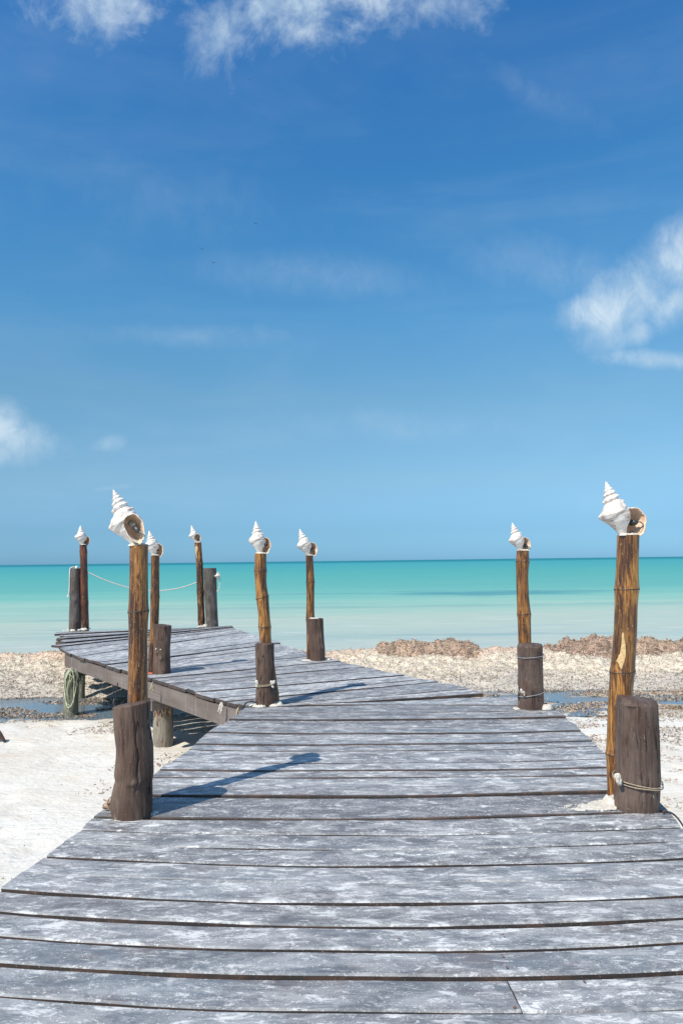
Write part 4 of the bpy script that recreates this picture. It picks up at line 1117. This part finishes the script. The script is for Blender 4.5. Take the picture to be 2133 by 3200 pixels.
def make_shell(key, apex, base, label, seed, depth_off=0.0, res=1.0, socket=None, spin=0.0, **kw):
    """apex/base: photo points; the shell stands on the top of pole `key`"""
    po, top, rt, Y = poles[key]
    Y = Y + depth_off
    a3, b3 = on_y(*apex, Y), on_y(*base, Y)
    b3.z = top.z - 0.005 + 0.0 * b3.z
    dvec = a3 - b3; L = dvec.length; tilt = math.atan2(dvec.x, dvec.z)
    body, inner, outer, Fi, Fo, Fr = shell_mesh(L, seed, res=res, **kw)
    t = thing('conch_shell_lamp', label, 'shell lamp', b3, 'conch shell lamps on the bamboo poles')
    t.rotation_euler = (0, tilt, spin)
    V, Fq, wr = body
    me = mesh('shell_whorls', V, Fq, [M['shell']]); at = me.attributes.new('worn', 'FLOAT', 'POINT'); at.data.foreach_set('value', wr.astype(np.float32))
    link('shell_whorls', me, t)
    nb = len(inner); VV = np.concatenate([inner, outer]); FF = np.concatenate([Fi, Fo + nb, Fr])
    fm = np.concatenate([np.ones(len(Fi)), np.zeros(len(Fo)), np.ones(len(Fr))])
    me = mesh('shell_lip', VV, FF, [M['shell'], M['shell_in']], True, fm)
    link('shell_lip', me, t)
    # lamp holder lying inside the opening
    s = socket or {}
    dx_ = kw.get('lip_dx', 0.245); ltt = kw.get('lip_t', 0.735); fy = kw.get('frontp', -0.03)
    p0 = Vector((dx_ + s.get('ax', -0.12), fy + 0.16, 1 - ltt + s.get('az', 0.02))) * L
    p1 = Vector((dx_ + s.get('bx', 0.04), fy - 0.0, 1 - ltt + s.get('bz', -0.04))) * L
    d = p1 - p0; rr = 0.052 * L * s.get('r', 1)
    prof = [(0, .8), (.05, 1), (.45, 1), (.5, .9)]
    pts = [p0 + d * q for q, _ in prof]; V, Fc = tube(pts, [rr * k for _, k in prof], 18)
    so_ = link('lamp_collar', mesh('lamp_collar', V, Fc, [M['ceramic']]), t)
    prof = [(.47, .8), (.5, 1.04), (.8, 1.04), (.93, .85), (1.0, .45), (1.05, .2)]
    pts = [p0 + d * q for q, _ in prof]; V, Fc = tube(pts, [rr * k for _, k in prof], 18)
    link('lamp_socket', mesh('lamp_socket', V, Fc, [M['rubber']]), t)
    e = p0 + d * 1.03
    pts = smooth_path([e, e + Vector((0.035, -0.02, -0.01)) * L, e + Vector((0.05, -0.01, -0.09)) * L, Vector((0.08, 0.0, 0.01)) * L], 6)
    V, Fc = tube(pts, 0.0035, 6); link('wire', mesh('wire', V, Fc, [M[s.get('wire', 'wire')]]), t)
    return t
make_shell('A', (354.4, 1530), (428, 1700), 'big chalk white conch shell lamp tipped to the left on the near left pole', 51, worn=0.25, lip_dx=0.125, lip_t=0.72, hw=0.145, hh=0.255, frontp=-0.19, face=0.12, fat=1.0, cut=True, res=1.7,
           socket=dict(ax=-0.07, az=0.12, bx=0.04, bz=-0.11, r=0.9, wire='steel'))
make_shell('B', (1891, 1504), (1945, 1672), 'largest conch shell lamp with peach opening, on the near right pole', 52, worn=1.0, lip_dx=0.235, lip_t=0.79, hw=0.20, hh=0.27, frontp=-0.05, face=-0.15,
           socket=dict(ax=-0.14, az=0.0, bx=0.06, bz=-0.05))
make_shell('C', (798.8, 1628), (812, 1729), 'upright white conch shell lamp on the golden pole that bends right', 53, worn=0.6, lip_dx=0.19, lip_t=0.745, hw=0.175, hh=0.26, frontp=-0.08, res=.8,
           socket=dict(ax=-0.12, az=0.02, bx=0.07, bz=0.0))
make_shell('D', (936, 1652.5), (963, 1734), 'white conch shell lamp leaning left on the slim pole in front of the sea', 54, worn=0.7, lip_dx=0.22, lip_t=0.80, hw=0.165, hh=0.25, frontp=-0.05, res=.7,
           socket=dict(ax=-0.05, az=0.12, bx=-0.02, bz=-0.10))
make_shell('E', (1599, 1633), (1625, 1720), 'creamy conch shell lamp on the scorched pole behind the twice-wired post', 55, worn=0.8, lip_dx=0.225, lip_t=0.80, hw=0.155, hh=0.25, frontp=-0.04, res=.7,
           socket=dict(ax=-0.10, az=0.02, bx=0.03, bz=-0.12))
make_shell('F', (466, 1658), (483, 1734), 'white conch shell lamp half hidden behind the big near left shell', 56, worn=0.3, lip_dx=0.22, lip_t=0.80, hw=0.17, hh=0.27, frontp=-0.04, res=.7, fat=1.1,
           socket=dict(ax=-0.08, az=0.06, bx=-0.05, bz=-0.03))
make_shell('G', (598, 1641), (613, 1694), 'small conch shell lamp with round opening on the dark scarred pole', 57, worn=0.4, lip_dx=0.19, lip_t=0.76, hw=0.155, hh=0.23, frontp=-0.13, res=.6, cut=True,
           socket=dict(ax=-0.03, az=0.10, bx=0.0, bz=-0.10))
make_shell('H', (251.9, 1642), (257, 1701), 'small white conch shell lamp on the dark red-brown pole at the far left', 58, worn=0.4, lip_dx=0.235, lip_t=0.78, hw=0.17, hh=0.25, frontp=0.02, res=.6, fat=1.15,
           socket=dict(ax=-0.10, az=0.0, bx=-0.06, bz=-0.12))

# ------------------------------------------------------------------ piles under the deck (parts of the boardwalk)
def pile(x, y, r, mt, ztop=-0.06, seed=0, zb=-1.35, label=None):
    P_ = [(Vector((x, y, zb)), r * 1.10), (Vector((x, y, (zb + ztop) / 2)), r * 1.04), (Vector((x + 0.01, y, ztop)), r)]
    V, Fc = lathe(P_, seed, 30, 8, 0.06, 2, 0.04)
    ob = link('pile', mesh('pile', rel(V, (x, y, 0)), Fc, [M[mt]]), pier, (x, y, 0))
    if label: ob['label'] = label
pF = posts['F'][0]; pile(pF.x + 0.02, pF.y + 0.02, 0.138, 'pile', -0.31, 71, label='thick pile with peeling brown paint over pale wood')
pz = on_y(223, 2100, 13.25); pile(pz.x, 13.25, 0.125, 'pile_green', -0.30, 72, label='mossy pile hung with old rope')
pz = on_y(256, 2130, 14.9); pile(pz.x, 14.9, 0.06, 'pile_green', -0.30, 73)
for k in 'ABCDEGH':
    o, P_ = posts[k]; pile(o.x, o.y, P_[0][1] * 0.94, 'pile', -0.31, 80 + ord(k), -1.6)
pile(-1.6, 0.3, 0.11, 'pile', -0.22, 95); pile(1.75, 0.3, 0.11, 'pile', -0.22, 96)

# ------------------------------------------------------------------ ropes, cables and small things
def rope(name, pts, r, mt, label, cat, group=None, n=7, sm=10):
    P_ = smooth_path(pts, sm); o = P_[0]
    V, Fc = tube(P_, r, n)
    return tag(link(name, mesh(name, rel(V, o), Fc, [M[mt]]), None, o), label, cat, group)
hp, gp = poles['H'], poles['G']
a = on_y(274, 1788, hp[3]); b = on_y(617, 1820, gp[3])
px = [(274, 1787), (300, 1800), (340, 1817), (400, 1836), (450, 1844.5), (497, 1846), (550, 1840), (590, 1829), (617, 1819)]
rope('rope', [on_y(x, y, hp[3] + (gp[3] - hp[3]) * (x - 274) / 343) for x, y in px], 0.013, 'rope', 'white rope sagging between the two far poles across the platform end', 'rope')
hs = posts['H'][0]; yy = hs.y - 0.0
px = [(244, 1775, 0.02), (238, 1773.5, -0.02), (228, 1774, -0.05), (221, 1779, -0.06), (219.5, 1800, -0.1), (219, 1830, -0.1), (217.5, 1852, -0.12), (215, 1863, -0.12)]
ro = rope('draped_rope', [on_y(x - 1, y - 1, yy + d) for x, y, d in px], 0.016, 'rope', 'end of white rope hanging down the left side of the far left post', 'rope')
e = on_y(213.5, 1864, yy - 0.12); V, Fc = mortar_blob(0, 0, 0, 0.035, 0.03, 0.03, 5, 12)
link('knot', mesh('knot', [(v[0] + e.x - ro.location.x, v[1] + e.y - ro.location.y, v[2] + e.z - ro.location.z) for v in V], Fc, [M['rope']]), ro)
e = on_y(240, 1771, yy); V, Fc = mortar_blob(0, 0, 0, 0.045, 0.04, 0.055, 6, 14)
tag(link('small_shell', mesh('small_shell', V, Fc, [M['shell']]), None, (e.x, e.y, posts['H'][1][-1][0].z + 0.004)), 'tiny pale shell lying on top of the far left post', 'shell')
gs = posts['G'][0]; yy = gs.y - 0.06
px = [(676, 1794), (681, 1789), (686, 1794), (687, 1812), (686.5, 1830), (684, 1843), (680, 1848), (677, 1846)]
rope('rope_loop', [on_y(x, y, yy) for x, y in px], 0.012, 'rope', 'loop of white rope hanging right of the far tall post with the small shell', 'rope')
e = on_y(680, 1801, yy - 0.03)
body = shell_mesh(0.16, 61, worn=0.3, fat=1.9, res=.35)[0]
me = mesh('hanging_shell', body[0], body[1], [M['shell']]); at = me.attributes.new('worn', 'FLOAT', 'POINT'); at.data.foreach_set('value', body[2].astype(np.float32))
tag(link('hanging_shell', me, None, e + Vector((0, 0, 0.07)), (R(180), 0, 0)), 'small white shell tied to the side of the far tall post', 'shell')

# cables
rb = posts['B'][0]
c0 = on_z(2072, 2538)
px = [(2060, 2541, 0.012), (2078, 2538, 0.014), (2094, 2546, 0.0), (2108, 2560, -0.05), (2122, 2580, -0.12), (2136, 2606, -0.2), (2150, 2640, -0.34), (2160, 2700, -0.6)]
pts = [on_z(x, y, z) for x, y, z in px]; pts = [p + Vector((0.02, 0, 0)) for p in pts]
rope('electric_cable', pts, 0.006, 'wire', 'dark cable running off the deck edge beside the near right post', 'cable', 'electric cables at the feet of the posts')
px = [(804, 2196, 0.02), (795, 2194, 0.05), (783, 2192, 0.08), (770, 2196, 0.075), (762, 2206, 0.03), (758, 2214, -0.03)]
pts = [on_y(x, y, 8.3) for x, y, z in px]
rope('electric_cable', pts, 0.009, 'wire', 'dark cable arching over the deck edge left of the white-tied post', 'cable', 'electric cables at the feet of the posts')
for k, (dx_, lab) in enumerate(((0, 'upper dark cable coiled right of the twice-wired post'), (1, 'lower dark cable coiled right of the twice-wired post'))):
    px = [(1694, 2203 + k * 6), (1706, 2200 + k * 6), (1718, 2206 + k * 5), (1727, 2214 + k * 2), (1731, 2220)]
    rope('electric_cable', [on_y(x, y, 8.15 + .05 * k) for x, y in px], 0.012, 'wire', lab, 'cable', 'electric cables at the feet of the posts')
e = on_z(1708, 2216); V, Fc = mortar_blob(0, 0, 0, 0.065, 0.05, 0.045, 15, 16)
tag(link('stone', mesh('stone', V, Fc, [M['mortar']]), None, (e.x, e.y, 0.001)), 'pale lump of coral stone on the deck edge right of the twice-wired post', 'stone')
# hanging cord with a weight under the edge beam
a = on_z(367, 2117) + Vector((0, 0.05, -0.28)); a = on_y(368, 2146, a.y); b = on_y(357, 2203, a.y)
cr = rope('plumb_bob', [a + Vector((0, 0, .06)), a.lerp(b, 0.5), b], 0.008, 'wire', 'black cord with a weight hanging from the side beam above the tide pool', 'cord')
V, Fc = tube([b + Vector((0, 0, 0.09)), b + Vector((0, 0, 0.04)), b + Vector((-0.005, 0, -0.01))], [0.010, 0.022, 0.012], 8)
link('weight', mesh('weight', rel(V, cr.location), Fc, [M['wire']]), cr)
# tangled rope and net on the mossy pile
net = thing('rope_tangle', 'tangle of pale green old rope hanging over the mossy pile', 'rope', (0, 0, 0))
g = random.Random(5); yp = 13.25 - 0.155
curves = [[(224, 2086), (211, 2099), (205, 2118), (202, 2150), (204, 2182), (207, 2200), (213, 2211), (221, 2208), (229, 2197)],
          [(226, 2090), (228, 2106), (232, 2130), (231, 2160), (233, 2178), (228, 2199)], [(216, 2092), (208, 2112), (206, 2142), (205, 2170), (209, 2196), (219, 2206)], [(230, 2090), (216, 2104), (207, 2122)],
          [(214, 2100), (222, 2112), (231, 2116), (236, 2108)], [(236, 2092), (239, 2118), (237, 2150), (233, 2180), (230, 2196)], [(242, 2096), (245, 2112), (240, 2128), (243, 2142)],
          [(222, 2094), (218, 2125), (212, 2150), (211, 2178)], [(229, 2112), (226, 2122), (219, 2130)]]
curves = [[(x + g.uniform(-1.2, 1.2), y + g.uniform(-2, 2)) for x, y in cv] for cv in curves]
p0 = on_y(222, 2095, yp); net.location = p0
for k, cv in enumerate(curves):
    P_ = smooth_path([on_y(x, y, yp + g.uniform(-0.02, 0.0) + 0.16 * (1 - math.sqrt(max(0, 1 - ((x - 222) / 26) ** 2)))) for x, y in cv], 6)
    V, Fc = tube(P_, (0.011, 0.009, 0.007)[k % 3], 6); link('strand', mesh('strand', rel(V, p0), Fc, [M['netrope']]), net)
parts = []
for k in range(16):
    x0 = g.uniform(238, 262); y0 = g.uniform(2100, 2120); cv = [(x0, y0)]
    for q in range(4): x0 += g.uniform(-6, 6); y0 += g.uniform(-2, 12); cv.append((x0, y0))
    parts.append(tube(smooth_path([on_y(x, y, 13.3 + g.uniform(0, .3)) for x, y in cv], 4), 0.006, 5))
V, Fc = join(parts); tag(link('frayed_net', mesh('frayed_net', rel(V, p0), Fc, [M['netrope']]), net), kind='stuff')
# white tufts hanging on the beam end
for (x, y, lab) in ((692, 2195, 'pale rag of old rope caught on the side beam'), (745, 2212, 'clump of pale twine at the corner where the platform meets the deck'), (478, 2132, 'scrap of white twine on the side beam near the thick pile')):
    base = on_y(x, y, on_z(x, y, 0).y - 0.03); parts = []
    for k in range(7):
        q = [(0, 0, 0)]
        for s in range(3): q.append((q[-1][0] + g.uniform(-.02, .02), g.uniform(-.02, 0), q[-1][2] - g.uniform(0.02, 0.05)))
        parts.append(tube(smooth_path(q, 3), 0.009, 6))
    V, Fc = join(parts); tag(link('twine_clump', mesh('twine_clump', V, Fc, [M['twine' if x != 692 else 'rope']]), None, base), lab, 'twine')
# frayed threads at post E, left of it
base = on_y(1613, 2150, posts['E'][0].y - 0.05); parts = []
for k in range(16):
    q = [Vector((g.uniform(-0.01, 0.02), g.uniform(-.02, .02), g.uniform(0.0, 0.03)))]
    for s in range(3): q.append(q[-1] + Vector((g.uniform(-.022, .006), g.uniform(-.01, .01), -g.uniform(0.015, 0.04))))
    parts.append(tube(smooth_path(q, 3), 0.004, 5))
V, Fc = join(parts); tag(link('frayed_threads', mesh('frayed_threads', V, Fc, [M['rope']]), None, base), 'frayed white rope threads left of the twice-wired post', 'rope')
# dry weed behind post A, on the board end
base = on_z(352, 2534, 0.0); parts = []
for k in range(14):
    q = [Vector((g.uniform(-.05, .03), g.uniform(-.02, .03), 0.006))]
    for s in range(4): q.append(q[-1] + Vector((g.uniform(-.03, .02), g.uniform(-.02, .02), g.uniform(-0.006, 0.03))))
    parts.append(tube(smooth_path(q, 3), 0.005, 6))
V, Fc = join(parts); V = [(v[0], v[1], max(v[2], 0.004)) for v in V]
tag(link('dry_weed', mesh('dry_weed', V, Fc, [M['coral']]), None, base), 'small tuft of tan dried weed beside the stout near left post', 'weed')
# small orange-red scrap at foot of F
e = on_z(470, 2103); V, Fc = mortar_blob(0, 0, 0, 0.06, 0.03, 0.018, 21, 12)
tag(link('plastic_scrap', mesh('plastic_scrap', V, Fc, [M['red']]), None, (e.x, e.y - .1, 0.004)), 'orange-red plastic scrap at the foot of the pole on the left platform edge', 'scrap')
# rusty nail heads on the nearest boards
for k, (x, y) in enumerate([(1570, 2924), (1568, 2988), (1582, 3025), (1824, 3070), (1606, 3151), (1245, 2935)]):
    c = on_z(x, y); V = [(0.006 * math.cos(a), 0.006 * math.sin(a), 0.004) for a in [i * math.pi / 4 for i in range(8)]] + [(0, 0, 0.006)]
    link('nail_head', mesh('nail_head', V, [(i, (i + 1) % 8, 8) for i in range(8)], [M['rust']]), pier, (c.x, c.y, 0.0))
# dark driftwood snag at the left rim of the picture
V, Fc = tube(smooth_path([(-5.0, 11.15, GZ - .02), (-5.06, 11.15, GZ + 0.06), (-5.2, 11.2, GZ + 0.17), (-5.45, 11.25, GZ + 0.2)], 5), [0.01 + 0.004 * i for i in range(16)], 9)
tag(link('driftwood', mesh('driftwood', [(v[0] + 5.2, v[1] - 11.2, v[2] - GZ) for v in V], Fc, [M['post']]), None, (-5.2, 11.2, GZ)), 'dark driftwood stub poking in at the left on white sand', 'driftwood')

# ------------------------------------------------------------------ birds
def bird(sx, sy, dist, span, bank, yaw, label):
    p = CAM + ray(sx, sy).normalized() * dist
    t = thing('bird', label, 'bird', p, 'distant birds gliding in the sky'); t.rotation_euler = (0, bank, yaw)
    s = span
    V, Fc = tube([(0, -0.22 * s, 0), (0, -0.12 * s, 0), (0, 0.05 * s, 0), (0, 0.16 * s, 0), (0, .27 * s, 0)], [0.008 * s, 0.03 * s, 0.038 * s, 0.022 * s, 0.006 * s], 8)
    link('body', mesh('body', V, Fc, [M['bird']]), t)
    for sgn in (-1, 1):
        pts = [(0.02, 0.05, 0.0, .09), (0.16, 0.10, 0.075, .085), (0.30, 0.06, 0.09, .06), (0.50, -0.06, 0.02, .012)]
        V = []
        for (x, y, z, c) in pts:
            for (yy, zz) in ((y + c / 2, z), (y, z + 0.012), (y - c / 2, z), (y, z - 0.008)): V.append((sgn * x * s, yy * s, zz * s))
        Fc = [(i * 4 + j, i * 4 + (j + 1) % 4, i * 4 + 4 + (j + 1) % 4, i * 4 + 4 + j) for i in range(3) for j in range(4)] + [(0, 1, 2, 3), (15, 14, 13, 12)]
        link('wing', mesh('wing', V, Fc, [M['bird']]), t)
bird(798, 698, 160, 1.25, 0.12, 0.3, 'highest of the three dark birds close together, gliding alone to the right')
bird(630, 777, 160, 1.35, 0.5, -0.2, 'dark bird banking steeply, left of the three close together')
bird(667, 820, 160, 1.45, 0.05, 0.1, 'lowest of the three dark birds close together, wings level')
bird(780, 249, 260, 1.0, 0.3, 0.5, 'tiny bird just below the large top cloud')
bird(89, 913, 260, 1.0, 0.25, 0.2, 'tiny bird near the left rim, in clear sky above the left cloud')
bird(62, 1325, 260, 0.8, 1.1, 0.4, 'tiny bird in front of the white cloud at the left rim')
